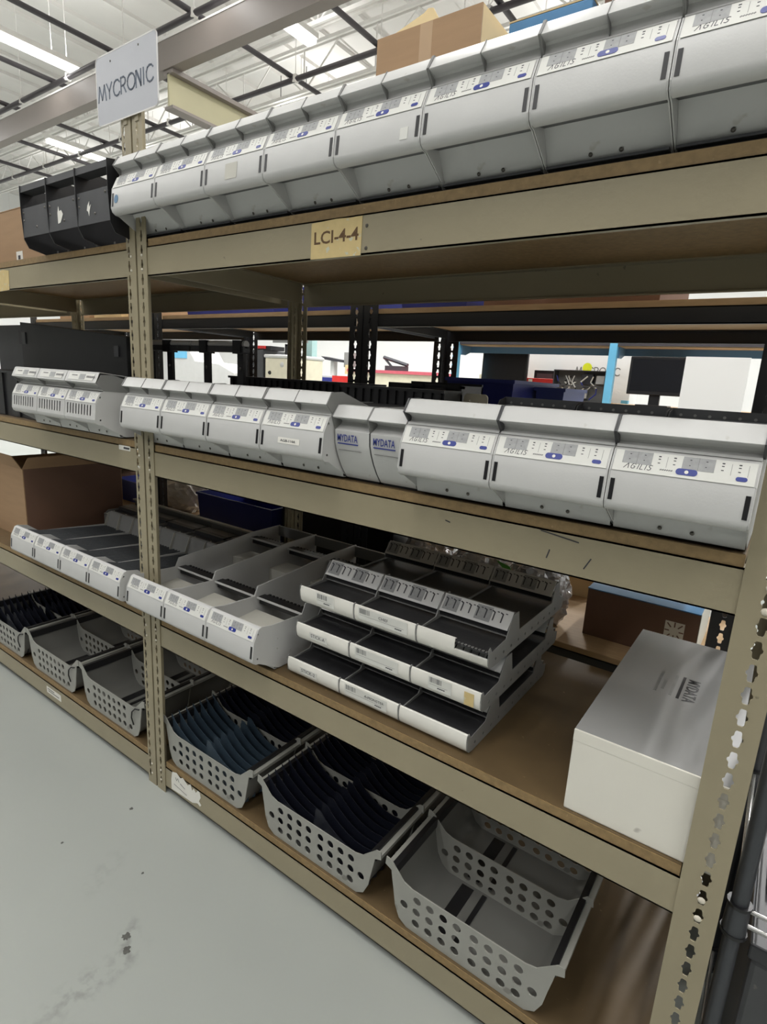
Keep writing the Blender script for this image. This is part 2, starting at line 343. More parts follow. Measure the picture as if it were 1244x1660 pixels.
def shelving(name, lab, X0, X1, D, levels, H, mp, pl, pr, bh=.078, bt=.021, boardm='board', y0=0.0, slotr=None, rivets=True, group=None):
    t = thing(name, lab, 'shelf', (0, 0, 0), 0, group)
    obj('post', post_mb(pl[0], pl[1], y0 - .003, H, mp, -1), t); obj('post', post_mb(pr[0], pr[1], y0 - .003, H, mp, 1, slotr), t)
    obj('post', post_mb(pl[0], pl[1], y0 + D + .003, H, mp, -1, back=True), t); obj('post', post_mb(pr[0], pr[1], y0 + D + .003, H, mp, 1, back=True), t)
    for k, z in enumerate(levels):
        zb = z - bt - bh
        obj('front_beam', beam_mb(X0 - .002, X1 + .002, y0, zb, bh, mp, 1), t)
        obj('rear_beam', beam_mb(X0, X1, y0 + D, zb, bh, mp, -1), t)
        for xx, s in ((X0, 1), (X1, -1)):
            obj('side_tie', MB().box((min(xx, xx + s * .003), y0 + .035, zb + .01), (max(xx, xx + s * .003), y0 + D - .035, zb + bh), mp).box((min(xx, xx + s * .02), y0 + .035, zb + bh - .003), (max(xx, xx + s * .02), y0 + D - .035, zb + bh), mp), t)
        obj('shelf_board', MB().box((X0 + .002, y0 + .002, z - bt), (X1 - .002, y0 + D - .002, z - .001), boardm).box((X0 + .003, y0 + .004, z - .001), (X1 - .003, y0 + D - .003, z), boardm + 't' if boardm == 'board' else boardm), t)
        if rivets:
            for xc in ((pl[0] + pl[1]) / 2, slotr or (pr[0] + pr[1]) / 2):
                rr = .0065 if xc > 1.5 else .0042
                for dz in (.018, .056): obj('rivet', cached(('rivet', rr), lambda: MB().dome((0, 0, 0), (0, -1, 0), rr, .003, 'rivet'), 60), t, loc=(xc, y0 - .003, zb + dz))
    return t
main = shelving('shelving_unit', 'taupe steel shelving unit full of grey feeders, nearest bay with yellow tag', 0.0, 1.541, .655, LV, 2.20, 'steel', (-.046, 0), (1.541, 1.607), slotr=1.578)
left = shelving('shelving_unit', 'taupe steel shelving unit in the left bay, beside the sign post', -1.64, -.10, .655, LV, 2.20, 'steel', (-1.686, -1.64), (-.10, -.054))
far_ = shelving('shelving_unit', 'taupe steel shelving unit beyond the left bay, mostly out of view', -3.28, -1.74, .655, LV, 2.20, 'steel', (-3.326, -3.28), (-1.74, -1.694))
# tags and marks on the beams (stuck on: parts of the unit)
def ribbon(outline, y, m, t=.0006): return MB().plate(outline, t, lambda u, v, w: (u, y - w, v), m)
obj('shelf_tag', ribbon([(.627, 1.704), (.768, 1.703), (.7695, 1.779), (.74, 1.7785), (.70, 1.780), (.66, 1.7785), (.628, 1.7775)], -.0005, 'yell'), main)
put_text('LCI-4-4', .026, 'tagink', (.637, -.0014, 1.733), X_, Z_, main, width=.124, off=.018)
for dz in (.012, .055): obj('tack', MB().dome((.781, -.0005, 1.704 + dz), (0, -1, 0), .004, .002, 'screw'), main)
tl = ribbon([(.034, .032), (.10, .036), (.15, .038), (.178, .050), (.19, .044), (.197, .052), (.185, .062), (.195, .080), (.190, .097), (.180, .100), (.170, .086), (.158, .096), (.150, .084), (.142, .105), (.125, .092), (.10, .108), (.085, .099), (.065, .110), (.04, .102), (.034, .07)], -.0005, 'white')
obj('torn_label', tl, main)
obj('pen_scribble', MB().strokes([[(.06, .09), (.065, .08), (.072, .092), (.078, .08)], [(.085, .078), (.11, .07)], [(.05, .06), (.12, .05)]], .0016, lambda u, v, w: (u, -.0012 - w, v), 'inkl'), main)
obj('scuff_mark', MB().strokes([[(1.24, 1.166), (1.236, 1.150)], [(1.315, 1.165), (1.305, 1.145)], [(1.22, 1.199), (1.29, 1.190)], [(1.02, 1.18), (1.03, 1.178)]], .0022, lambda u, v, w: (u, -.0005 - w, v), 'ink', .0003), main)
obj('shelf_tag', ribbon(rrect(-.195, 1.188, -.130, 1.203, .002), -.0005, 'white'), left)
obj('tag_print', MB().strokes([[(-.165 + .008 * i, 1.195), (-.160 + .008 * i, 1.196)] for i in range(4)], .006, lambda u, v, w: (u, -.0012 - w, v), 'ink'), left)
obj('shelf_tag', ribbon(rrect(-.867, .053, -.742, .083, .002), -.0005, 'white'), left)
obj('tag_print', MB().strokes([[(-.855, .074), (-.80, .074)], [(-.85, .065), (-.76, .065)]], .004, lambda u, v, w: (u, -.0012 - w, v), 'inkl'), left)
obj('shelf_tag', ribbon([(-1.02, 1.700), (-.892, 1.703), (-.885, 1.77), (-.93, 1.775), (-1.02, 1.772)], -.0005, 'yell'), left)

# ------------------------------------------------------------------ hanging sign on the corner post
sg = thing('sign', 'grey rectangular sign reading MYCRONIC standing on top of the shelving post', 'sign', (0, 0, 0))
obj('sign_panel', MB().plate(rrect(-.205, 2.113, .087, 2.283, .012), .003, lambda u, v, w: (u, -.0055 - w, v), 'sign'), sg, bevel=.0006)
obj('edge_trim', MB().strokes([[(p, q) for p, q in rrect(-.205, 2.113, .087, 2.283, .012) + [(.087 - .012, 2.113)]]], .0032, lambda u, v, w: (u, -.0083 - w, v), 'signedge', .0006), sg)
def letters(words, x0, z0, w, h, gap):
    G = dict(M=[[(0, 0), (.18, 1), (.5, .1), (.82, 1), (1, 0)]], Y=[[(0, 1), (.45, .48), (.9, 1)], [(.45, .48), (.45, 0)]], C=[[(.92, .82), (.7, .97), (.45, 1), (.2, .9), (.04, .65), (.04, .35), (.2, .1), (.45, 0), (.7, .03), (.92, .18)]],
             R=[[(0, 0), (0, 1), (.5, 1), (.75, .88), (.8, .73), (.7, .56), (.45, .48), (.05, .48)], [(.4, .48), (.85, 0)]], O=[[(.5 + .5 * math.cos(math.radians(a)), .5 + .5 * math.sin(math.radians(a))) for a in range(0, 361, 24)]],
             N=[[(0, 0), (.05, 1), (.75, 0), (.75, 1)], [(.16, 1), (.75, .16)]], I=[[(.1, 0), (.1, 1)]])
    out = []; x = x0
    ws = dict(M=1.15, Y=.85, C=1, R=.8, O=1.05, N=.9, I=.25)
    tot = sum(ws[c] for c in words) + gap * (len(words) - 1); k = w / tot
    for c in words:
        for ln in G[c]: out.append([(x + p * ws[c] * k, z0 + q * h) for p, q in ln])
        x += (ws[c] + gap) * k
    return out
obj('lettering', MB().strokes(letters('MYCRONIC', -.197, 2.173, .268, .038, .12), .0042, lambda u, v, w: (u, -.0087 - w, v), 'signink'), sg)
obj('screw', MB().dome((-.13, -.0085, 2.262), (0, -1, 0), .003, .0015, 'screw').dome((.005, -.0085, 2.268), (0, -1, 0), .003, .0015, 'screw'), sg)
obj('mounting_arm', MB().box((-.085, -.0050, 2.098), (-.068, -.0032, 2.25), 'steel').box((-.03, -.0050, 2.098), (-.012, -.0032, 2.25), 'steel'), sg)

# ------------------------------------------------------------------ feeders
NOSE = [(-.0455, .0455), (-.048, .0425), (-.058, .0420), (-.064, .045), (-.0675, .050), (-.0690, .057), (-.0640, .105), (-.048, .138), (-.045, .1405), (-.038, .142), (-.034, .139), (-.034, .134)]
FO = Vector((0, -.0643, .106)); FV = Vector((0, .0160, .0325)).normalized(); FN = Vector((0, -.0325, .0160)).normalized()
def slant(u, v, w): p = FO + FV * v + FN * (w + .0004); return (u, p.y, p.z)
def rect(x0, y0, x1, y1): return [(x0, y0), (x1, y0), (x1, y1), (x0, y1)]
def agilis(w):
    L = {'A': [[(0, 0), (.55, 1), (.8, 0)]], 'G': [[(.75, .8), (.5, 1), (.2, .85), (.08, .5), (.15, .12), (.4, 0), (.7, .12), (.72, .45), (.45, .45)]], 'I': [[(.15, 0), (.15, 1)]], 'L': [[(.1, 1), (.1, 0), (.6, 0)]], 'S': [[(.7, .9), (.4, 1), (.15, .78), (.3, .55), (.6, .42), (.6, .12), (.35, 0), (.05, .1)]]}
    Wd = dict(A=.95, G=.95, I=.4, L=.7, S=.8); x = .02; out = []
    for c in 'AGILIS':
        for ln in L[c]: out.append([(x + (p + .25 * q) * .0082, .0065 + q * .0085) for p, q in ln])
        x += Wd[c] * .0098
    return out
def label_mb(w, faint=False, warm=True):
    b = MB(); b.plate(rect(.004, .001, w - .004, .0355), .0004, slant, 'cream')
    cell = (w - .03) / 8.0; x = .016
    for k, x0 in enumerate((x, x + 4 * cell)):
        b.plate(rect(x0, .0145, x0 + 2 * cell, .0350), .0003, lambda u, v, q: slant(u, v, q + .0004), 'sq')
        b.strokes([[(x0 + cell, .0150), (x0 + cell, .0345)]], .0005, lambda u, v, q: slant(u, v, q + .0007), 'inkl', .0002)
        for c in (0, 1): b.strokes([[(x0 + cell * (c + .45), .030), (x0 + cell * (c + .53), .030)], [(x0 + cell * (c + .45), .0215), (x0 + cell * (c + .50), .0215)]], .0012, lambda u, v, q: slant(u, v, q + .0007), 'ink', .0002)
    for c in (2, 3, 6, 7):
        for v0, wd in ((.0305, .0018), (.0262, .0014), (.020, .0013)):
            b.strokes([[(x + cell * (c + .42), v0), (x + cell * (c + .54), v0)]], wd, lambda u, v, q: slant(u, v, q + .0004), 'ink', .0002)
        b.strokes([[(x + cell * (c + 1), .014), (x + cell * (c + 1), .031)]], .0005, lambda u, v, q: slant(u, v, q + .0004), 'inkl', .0002)
    return b
def pills_mb(w):
    b = MB(); b.plate(rrect(w * .47, .0055, w * .47 + .029, .0155, .0048), .0006, lambda u, v, q: slant(u, v, q + .0004), 'blue')
    b.plate(circ(w * .47 + .0145, .0105, .0028, 10), .0003, lambda u, v, q: slant(u, v, q + .001), 'white'); return b
def pill2_mb(w):
    b = MB(); b.plate(rrect(w * .86, .0065, w * .86 + .0145, .0130, .0032), .0006, lambda u, v, q: slant(u, v, q + .0004), 'blue'); return b
SIDE_CAP = [(.030, 0), (.022, .002), (-.046, .0395), (-.058, .0415), (-.066, .047), (-.0695, .057), (-.0645, .106), (-.048, .139), (-.038, .143), (-.034, .148), (-.034, .157), (-.056, .165), (-.040, .190), (-.03, .191), (.10, .16), (.55, .16), (.60, .12), (.60, 0)]
SIDE_TRAY = [(.030, 0), (.022, .002), (-.046, .0395), (-.058, .0415), (-.066, .047), (-.0695, .057), (-.0645, .106), (-.048, .139), (-.038, .143), (.0, .136), (.115, .131), (.128, .160), (.325, .175), (.455, .19), (.61, .193), (.61, 0)]
def yz_plate(poly, x, t, m, holes=()): return MB().plate(poly, t, lambda u, v, q: (x + q, u, v), m, holes)
def feeder(lab, X, z, kind='big', w=.2, group=None, vents=False, warm=False, yoff=0.0, sticker=None, lettering=True, deep=True, coat='coat'):
    """kind: big (plain hooded cap), gusset (cap in two bays with gussets), tray (open tray without cap)"""
    nm = {'big': 'feeder_magazine', 'gusset': 'feeder_magazine', 'tray': 'feeder_tray', 'vent': 'vented_feeder'}[kind]
    t = thing(nm, lab, 'feeder', (X, yoff, z), 0, group)
    ww = w - .0015
    side = SIDE_TRAY if kind == 'tray' else SIDE_CAP
    hs = [circ(-.050, .125, .0028, 8), circ(-.052, .056, .0028, 8), circ(.02, .09, .002, 6), circ(.02, .06, .002, 6)]
    if kind == 'tray':
        me = cached(('side_plate', kind), lambda: yz_plate(side, 0, .0018, coat, hs))
    else:
        me = cached(('side_plate', 'cap'), lambda: yz_plate(side, 0, .0018, coat, hs[:2]))
    obj('side_plate', me, t); obj('side_plate', me, t, loc=(ww - .0018, 0, 0))
    def front():
        b = MB()
        if kind == 'vent':
            b.sheet_x(NOSE[:6], .0015, .002, ww - .002, coat); b.sheet_x([NOSE[6], NOSE[7], NOSE[8], NOSE[9], NOSE[10]], .0015, .002, ww - .002, coat)
            hol = [rrect(.014 + i * .0175, .010, .022 + i * .0175, .044, .003, 2) for i in range(int((ww - .02) / .0175))]
            fo = Vector((0, -.069, .057)); fv = Vector((0, .005, .048)).normalized()
            b.plate(rect(.002, 0, ww - .002, .0485), .0015, lambda u, v, q: (u, fo.y + fv.y * v + q, fo.z + fv.z * v), coat, hol)
            b.box((.006, -.058, .055), (ww - .006, -.056, .105), 'black')
        else:
            b.sheet_x(NOSE, .0015, .002, ww - .002, coat)
        b.sheet_x([(.034, 0), (.026, .0005), (.024, .003), (-.008, .056)] if z > 1.8 else [(.020, 0), (.011, .0005), (.009, .003), (-.008, .056)], .0015, .002, ww - .002, coat)
        b.sheet_x([(-.006, .056), (-.030, .050), (-.0445, .0455)], .0015, .002, ww - .002, 'dark')  # nose underside coloured dark to draw the shaded gap above the base
        return b
    obj('front_panel', cached(('front_panel', kind, ww, z > 1.8), front, 35), t)
    if kind != 'vent':
        def sl():
            b = MB()
            for x0 in (.0045,): b.plate(rect(x0, .060, x0 + .0065, .094), .0006, lambda u, v, q: (u, -.0690 + (v - .057) * .104 - .0003 - q, v), 'black')
            return b
        obj('side_slot', cached(('side_slot', ww), sl), t); obj('side_slot', cached(('side_slot', ww), sl), t, loc=(ww - .0155, 0, 0))
    sc = MB()
    sc.dome((0, .0165 if z > 1.8 else .0045, .013), Vector((0, -.87, -.50 if z > 1.8 else -.2)), .0036, .0014, 'screw')
    for fx in (.38, .62): obj('screw', cached(('screw', z > 1.8), lambda: sc, 50), t, loc=(ww * fx, 0, 0))
    ls = obj('label_strip', cached(('label_strip', ww), lambda: label_mb(ww)), t)
    obj('button', cached(('button', ww), lambda: pills_mb(ww)), ls); obj('button', cached(('button2', ww), lambda: pill2_mb(ww)), ls)
    obj('lettering', cached(('lettering', ww), lambda: MB().strokes(agilis(ww), .0010, lambda u, v, q: slant(u, v, q + .0004), 'ink', .0002).strokes([[(.072 + i * .003, .0095), (.0735 + i * .003, .0105)] for i in range(6)], .0018, lambda u, v, q: slant(u, v, q + .0004), 'inkl', .0002)), ls)
    if kind in ('big', 'gusset', 'vent'):
        def cap():
            b = MB()
            if kind == 'vent':
                b.sheet_x([(-.036, .144), (-.030, .152), (-.030, .158), (-.060, .166), (-.062, .168), (-.048, .198), (-.044, .200), (.05, .190)], .0015, .001, ww - .001, coat)
            else:
                b.sheet_x(([(-.043, .1425), (-.041, .1465), (-.035, .148), (-.032, .151), (-.032, .155), (-.035, .159), (-.042, .162), (-.0565, .1650), (-.0575, .1663)] if kind == 'big' else [(-.043, .1425), (-.041, .1455), (-.036, .147), (-.0355, .150), (-.0355, .160), (-.039, .1632), (-.0565, .1650), (-.0575, .1663)]) + [(-.042, .1895), (-.038, .1915), (.0, .1915), (.10, .16)], .0015, .001, ww - .001, coat)
            return b
        cp = obj('hood', cached(('hood', kind, ww), cap, 30), t)
        gm = 'dark' if kind == 'big' else 'coatd'
        gp = [(-.036, .144), (-.0590, .1663), (-.043, .1922), (-.005, .1935), (.09, .162), (.05, .14)]
        xs = [-.0012 if kind == 'big' else -.0004, ww - .0014]
        for xx in xs: obj('gusset', cached(('gusset', gm), lambda: yz_plate(gp, 0, .0036 if gm == 'dark' else .0022, gm)), cp, loc=(xx, -.0006, 0))
        if kind == 'gusset':
            obj('gusset', cached(('gusset', 'mid'), lambda: yz_plate([(-.034, .1445), (-.0585, .1663), (-.042, .1915), (-.03, .1905), (-.026, .16)], 0, .0014, 'coatd')), cp, loc=(ww / 2, -.0004, 0))
        if kind == 'vent':
            def hl():
                b = MB(); o = Vector((0, -.0625, .168)); v_ = Vector((0, .014, .030)).normalized(); n_ = Vector((0, -.030, .014)).normalized()
                pl = lambda u, v, q: (u, (o + v_ * v + n_ * (q + .0004)).y, (o + v_ * v + n_ * (q + .0004)).z)
                b.plate(rect(.02, .006, ww - .02, .028), .0003, pl, 'cream'); b.plate(rect(.085, .008, .12, .026), .0005, pl, 'sq'); b.strokes([[(.13 + i * .012, .018), (.137 + i * .012, .018)] for i in range(4)], .006, lambda u, v, q: pl(u, v, q + .0005), 'inkl'); b.strokes([[(.04, .021), (.07, .021)]], .003, lambda u, v, q: pl(u, v, q + .0005), 'inkl')
                return b
            obj('hood_label', cached(('hood_label', ww), hl), cp)
        obj('cover', cached(('cover', ww), lambda: MB().box((.002, .10, .155), (ww - .002, .55, .158), 'dark').box((.004, .012, .0), (ww - .004, .60, .004), 'dark').box((.004, .597, .004), (ww - .004, .60, .158), 'dark').box((.004, .55, .154), (ww - .004, .60, .158), 'dark')), t)
        obj('foot_rail', cached(('foot_rail', ww), lambda: MB().box((.01, .02, -.0085), (ww - .01, .04, -.0008), 'black')), t) if z > 1.8 else None
        obj('foot_rail', cached(('foot_rail', ww), None), t, loc=(0, .5, 0)) if z > 1.8 else None
    if sticker == 'dot':
        obj('sticker', MB().plate(circ(.024, .078, .0095, 16, .011), .0005, lambda u, v, q: (u, -.0690 + (v - .057) * .104 - .0004 - q, v), 'blues'), t)
    elif sticker:
        vp = lambda u, v, q: (u, -.0690 + (v - .057) * .104 - .0004 - q, v)
        x0, z0, x1, z1, m, tx = sticker
        obj('sticker', MB().plate(rrect(x0, z0, x1, z1, .001), .0004, vp, m), t)
        if tx: put_text(tx, (z1 - z0) * .42, 'ink', (x0 + .008, -.0690 + (z0 + .004 - .057) * .104 - .0012, z0 + .004), X_, (0, .104, 1), t, width=(x1 - x0) * .7, off=.02)
    return t
TB = 1.812
tops = ['left end of the top row, round blue dot sticker', 'top row, second from the left end', 'top row, third from left, with a faint grey sticker', 'top row, fourth from the left end', 'top row, fifth from the left, pale sticker', 'top row, below the open brown carton, smudged face', 'top row, below the blue topped box', 'right end of the top row, cut by the photo edge']
stk = ['dot', None, (.075, .062, .115, .095, 'coat2', None), None, (.155, .060, .172, .08, 'cream', None), None, None, None]
for i in range(8):
    feeder('grey feeder with slotted face, ' + tops[i], -.0555 + .2 * i, TB, 'gusset', group='feeders along the top shelf', sticker=stk[i])
mids = ['left end of the right bay middle shelf', 'middle shelf, second from the sign post', 'middle shelf, third from the sign post', 'middle shelf, white AGB sticker']
mst = [None, None, None, (.060, .070, .128, .0835, 'white', 'AGB-1166')]
for i in range(4):
    feeder('grey feeder, two-bay hood, ' + mids[i], -.064 + .2015 * i, 1.228, 'gusset', group='two-bay feeders on the middle shelf', sticker=mst[i])
bigs = ['just right of the slim covers', 'second from the right end of the middle shelf', 'right end of the middle shelf by the post']
for i in range(3):
    feeder('large grey feeder with plain curved hood, ' + bigs[i], .939 + .2 * i, 1.228, 'big', group='plain hooded feeders on the middle shelf')
for i in range(3):
    feeder('grey feeder with vertical vent slots, ' + ['left of three', 'middle of three', 'right of three'][i] + ' in the left bay', -.742 + .1915 * i, 1.228, 'vent', w=.191, yoff=-.018, group='vented feeders in the left bay')
# slim blue-lettered covers
def slim(X, lab):
    w = .0975; t = thing('slim_cover', lab, 'feeder', (X, .0, 1.228), 0, 'slim lettered covers on the middle shelf')
    prof = [(.016, .002), (.0, .022), (-.014, .045), (-.024, .066), (-.030, .085), (-.032, .112), (-.029, .114), (-.012, .124), (-.008, .130), (-.012, .134), (-.040, .139), (-.0415, .141), (-.022, .166), (.0, .167), (.12, .15)]
    side = [(.60, .002)] + [(.016, .002)] + [(a + .001, b) for a, b in prof[1:]] + [(.60, .15)]
    obj('front_panel', cached('front_panel_slim', lambda: MB().sheet_x(prof, .0015, .0015, w - .0015, 'coat'), 30), t)
    me = cached('side_plate_slim', lambda: yz_plate([(.60, .002), (.018, .002)] + [(a + .0006, b) for a, b in prof[1:]] + [(.60, .15)], 0, .0014, 'dark'))
    obj('side_plate', me, t); obj('side_plate', me, t, loc=(w - .0014, 0, 0))
    gs = yz_plate([(-.030, .113), (-.0425, .141), (-.022, .167), (0, .1675), (0, .12)], 0, .0018, 'coatd').mesh('gusset')
    obj('gusset', gs, t, loc=(-.0002, -.0004, 0)); obj('gusset', gs, t, loc=(w - .0016, -.0004, 0))
    put_text('MYDATA', .0155, 'blue', (.010, -.0325, .0885), X_, (0, -.06, 1), t, width=.056, off=.014)
    obj('underline', MB().box((.010, -.0316, .0825), (.067, -.0308, .0848), 'blue'), t)
    obj('small_print', MB().strokes([[(.011 + i * .0058, .0), (.0155 + i * .0058, 0)] for i in range(11)], .0014, lambda u, v, q: (u, -.0270 - q, .069 + v), 'inkl'), t)
    obj('foot_rail', MB().box((.005, .02, -.0035), (w - .005, .04, .002), 'black'), t)
slim(.741, 'slim pale grey cover with blue lettering, left of the pair on the middle shelf')
slim(.8395, 'slim pale grey cover with blue lettering, right of the pair on the middle shelf')

# open trays on the third shelf
def tray_inner(t, w, loaded):
    ww = w - .0015
    def pocket():
        b = MB()
        b.sheet_x([(-.030, .118), (-.020, .030), (.045, .026), (.050, .078), (.054, .082), (.120, .088)], .0015, .002, ww - .002, 'coat2')
        b.sheet_x([(.120, .088), (.128, .012), (.61, .010), (.61, .12)], .0015, .002, ww - .002, 'coatd')
        return b
    obj('tray_floor', cached(('tray_floor', ww), pocket), t)
    if not loaded:
        def bar(y, z):
            b = MB(); b.box((.003, y, z), (ww - .003, y + .03, z + .006), 'black'); b.box((.003, y - .003, z + .001), (ww - .003, y, z + .007), 'coat'); b.box((.003, y + .008, z - .018), (ww - .003, y + .03, z), 'black')
            for i in range(12): b.box((.01 + i * .0153, y + .03, z - .006), (.018 + i * .0153, y + .045, z + .004), 'black')
            return b
        obj('cross_bar', cached(('cross_bar', ww), lambda: bar(.124, .122)), t); obj('cross_bar', cached(('cross_bar2', ww), lambda: bar(.452, .165)), t)
        obj('step_plate', cached(('step_plate', ww), lambda: MB().box((.003, .36, .012), (ww - .003, .362, .115), 'coat2').box((.003, .362, .112), (ww - .003, .45, .115), 'coat2')), t)
        obj('rubber_pad', cached(('rubber_pad', ww), lambda: MB().box((.02, .16, .013), (ww - .02, .30, .016), 'black').box((.06, .31, .013), (ww - .03, .33, .03), 'black')), t)
        obj('rear_bar', cached(('rear_bar', ww), lambda: MB().box((.003, .60, .15), (ww - .003, .61, .19), 'coatd')), t)
    else:
        def combs():
            b = MB(); n = 11
            for i in range(n):
                x = .008 + i * (ww - .016) / (n - 1)
                b.plate([(-.02, .04), (-.012, .122), (.33, .118), (.33, .03)], .0012, lambda u, v, q: (x + q, u, v), 'dark')
                b.plate([(.30, .118), (.12, .1215), (.03, .1235), (.03, .118)], .003, lambda u, v, q: (x + q, u, v), 'coatd')
            return b
        n = 11
        for i in range(n):
            x = .008 + i * (ww - .016) / (n - 1)
            obj('divider_plate', cached('divider_plate', lambda: MB().plate([(-.02, .04), (-.022, .122), (.0, .120), (.04, .108), (.33, .078), (.33, .03)], .0016, lambda u, v, q: (q, u, v), 'fing')), t, loc=(x, 0, 0))
        def back():
            b = MB()
            for k in (0, 1):
                x0 = .002 + k * ww / 2; x1 = x0 + ww / 2 - .004
                arc = [(.315, .03), (.345, .125)] + [(.357 + .010 * math.cos(math.radians(a)), .132 + .010 * math.sin(math.radians(a))) for a in (180, 140, 100, 60, 20)] + [(.372, .06)]
                b.sheet_x(arc, .0015, x0, x1, 'coatd')
            return b
        obj('back_hood', cached(('back_hood', ww), back, 50), t)
        def ribs():
            b = MB()
            for k in (0, 1): b.plate([(.306, .045), (.340, .138), (.372, .140), (.40, .05)], .0016, lambda u, v, q: (.0005 + k * ww / 2 + q, u, v), 'coat2')
            return b
        obj('hood_rib', cached(('hood_rib', ww), ribs), t)
TZ = .658
for i in range(3):
    t = feeder('open pale grey feeder tray, empty, ' + ['left of three on the third shelf by the post', 'middle of three on the third shelf', 'right of three, beside the stacked trays'][i], -.079 + .2 * i, TZ, 'tray', group='open empty trays on the third shelf')
    tray_inner(t, .2, False)
SIDE_TRAY2 = SIDE_TRAY
_mc.pop(('side_plate', 'tray'), None)
SIDE_TRAY = SIDE_TRAY[:9] + [(.0, .136), (.04, .105), (.33, .085), (.50, .08), (.50, 0)]
lt = ['farthest left, beside the big brown carton', 'second from the left', 'third from the left', 'right end, beside the sign post']
for i in range(4):
    t = feeder('grey feeder tray packed with dark dividers, ' + lt[i], -.917 + .2 * i, TZ, 'tray', group='divider filled trays in the left bay')
    tray_inner(t, .2, True)
SIDE_TRAY = SIDE_TRAY2

# ------------------------------------------------------------------ stacked stick magazines
def stick(X, Y, z, lab, paper=None, notch=False, sheets=None):
    w = .1825; t = thing('stick_tray', lab, 'tray', (X, Y, z), 0, 'stacked stick trays on the third shelf')
    lip = [(.040, .002), (.020, .002), (.010, .005), (.003, .013), (.0, .026), (-.001, .040), (.001, .050), (.004, .0515), (.009, .049)]
    def lipm():
        b = MB()
        if notch:
            b.sheet_x(lip, .0015, .002, w * .55, 'white'); b.sheet_x(lip[:5], .0015, w * .55, w - .002, 'white'); b.box((w * .55, .001, .022), (w - .002, .006, .026), 'coat')
        else: b.sheet_x(lip, .0015, .002, w - .002, 'white')
        return b
    obj('front_lip', cached(('front_lip', notch), lipm, 50), t)
    def deck():
        b = MB(); b.box((.002, .010 if not notch else .008, .034), (w - .002, .44, .037), 'mat_')
        for i in range(20): b.box((.008 + i * .0085, .010, .037), (.013 + i * .0085, .016, .0385), 'inkl')
        return b
    obj('black_deck', cached(('black_deck', notch), deck), t)
    sp = [(.002, .012), (.012, .003), (.03, 0), (.47, 0), (.482, .010), (.482, .032), (.455, .040), (.445, .055), (.44, .052), (.435, .090), (.405, .090), (.385, .042), (.165, .042), (.150, .092), (.118, .092), (.088, .044), (.016, .0395), (.006, .054), (-.002, .050)]
    hs = [circ(.04 + i * .042, .016, .0042, 6) for i in range(10)]
    me = cached('side_plate_stick', lambda: yz_plate(sp, 0, .0015, 'coatd', hs))
    obj('side_plate', me, t, loc=(-.0005, 0, 0)); obj('side_plate', me, t, loc=(w - .001, 0, 0))
    def ladder():
        b = MB(); o = Vector((0, .100, .058)); v_ = Vector((0, .030, .036)).normalized(); n_ = Vector((0, -.036, .030)).normalized()
        pl = lambda u, v, q: (u, (o + v_ * v + n_ * q).y, (o + v_ * v + n_ * q).z)
        b.plate(rect(.001, 0, w - .003, .046), .002, pl, 'silver')
        for k in (0, 1): b.plate(rect(.006 + k * .085, .006, .046 + k * .085, .043), .0004, lambda u, v, q: pl(u, v, q + .002), 'sq')
        for i in range(8):
            x0 = .014 + i * .0205
            b.strokes([[(x0, .014), (x0, .034)], [(x0, .034), (x0 - .006, .0365)]], .0030, lambda u, v, q: pl(u, v, q + .0024), 'ink', .0003)
            b.strokes([[(x0 + .006, .037), (x0 + .010, .037)]], .0022, lambda u, v, q: pl(u, v, q + .0024), 'ink', .0003)
        b.box((.001, .104, .046), (w - .003, .107, .058), 'black'); b.box((.001, .128, .088), (w - .003, .145, .090), 'coatd')
        b.box((.001, .100, .044), (w - .003, .103, .047), 'chrome')
        return b
    lm = cached('divider_bar', ladder)
    obj('divider_bar', lm, t); obj('divider_bar', lm, t, loc=(0, .285, 0))
    obj('rear_rail', cached('rear_rail', lambda: MB().box((.001, .468, .034), (w - .003, .478, .042), 'chrome').box((.001, .44, .0), (w - .003, .478, .003), 'coatd')), t)
    if paper:
        fr = lambda u, v, q: (u, .0006 - (v - .026) * .06 - .0012 - q, v)
        for kind, x0, x1, txt in paper:
            if kind == 'bar':
                b = MB().plate(rect(x0, .018, x1, .048), .0003, fr, 'cream')
                xx = x0 + .005
                while xx < x0 + .034:
                    b.strokes([[(xx, .034), (xx, .046)]], random.choice((.001, .0018)), lambda u, v, q: fr(u, v, q + .0003), 'ink', .0002); xx += .0032
                b.strokes([[(x0 + .004, .029), (x1 - .01, .029)]], .0006, lambda u, v, q: fr(u, v, q + .0003), 'inkl', .0002)
                b.strokes([[(x1 - .035 + i * .005, .024), (x1 - .032 + i * .005, .0245)] for i in range(4)], .0025, lambda u, v, q: fr(u, v, q + .0003), 'ink', .0002)
                obj('barcode_label', b, t)
                if txt: put_text(txt, .0075, 'ink', (x0 + .062, -.0018, .033), X_, (0, -.06, 1), t)
            elif kind == 'txt':
                obj('name_label', MB().plate(rect(x0, .020, x1, .038), .0003, fr, 'cream'), t)
                put_text(txt, .0095, 'ink', (x0 + .005, -.0012, .025), X_, (0, -.06, 1), t, width=(x1 - x0) * .8)
            elif kind == 'yel': obj('yellow_sticker', MB().plate(rect(x0, .012, x1, .044), .0003, fr, 'yell'), t)
    return t
P = 0.1835
tiers = [(.557, .022, .656, [('txt', .048, .108, 'STICK-2')], [('bar', .02, .15, 'A-MONSTER')], None, 'bottom'),
         (.573, .036, .757, [('txt', .05, .11, 'STICK-A')], [('bar', .02, .15, None)], [('bar', .05, .11, None), ('yel', .142, .166, None)], 'middle'),
         (.575, .046, .858, [('bar', .06, .12, None)], [('bar', .015, .16, 'CHIEF')], None, 'top')]
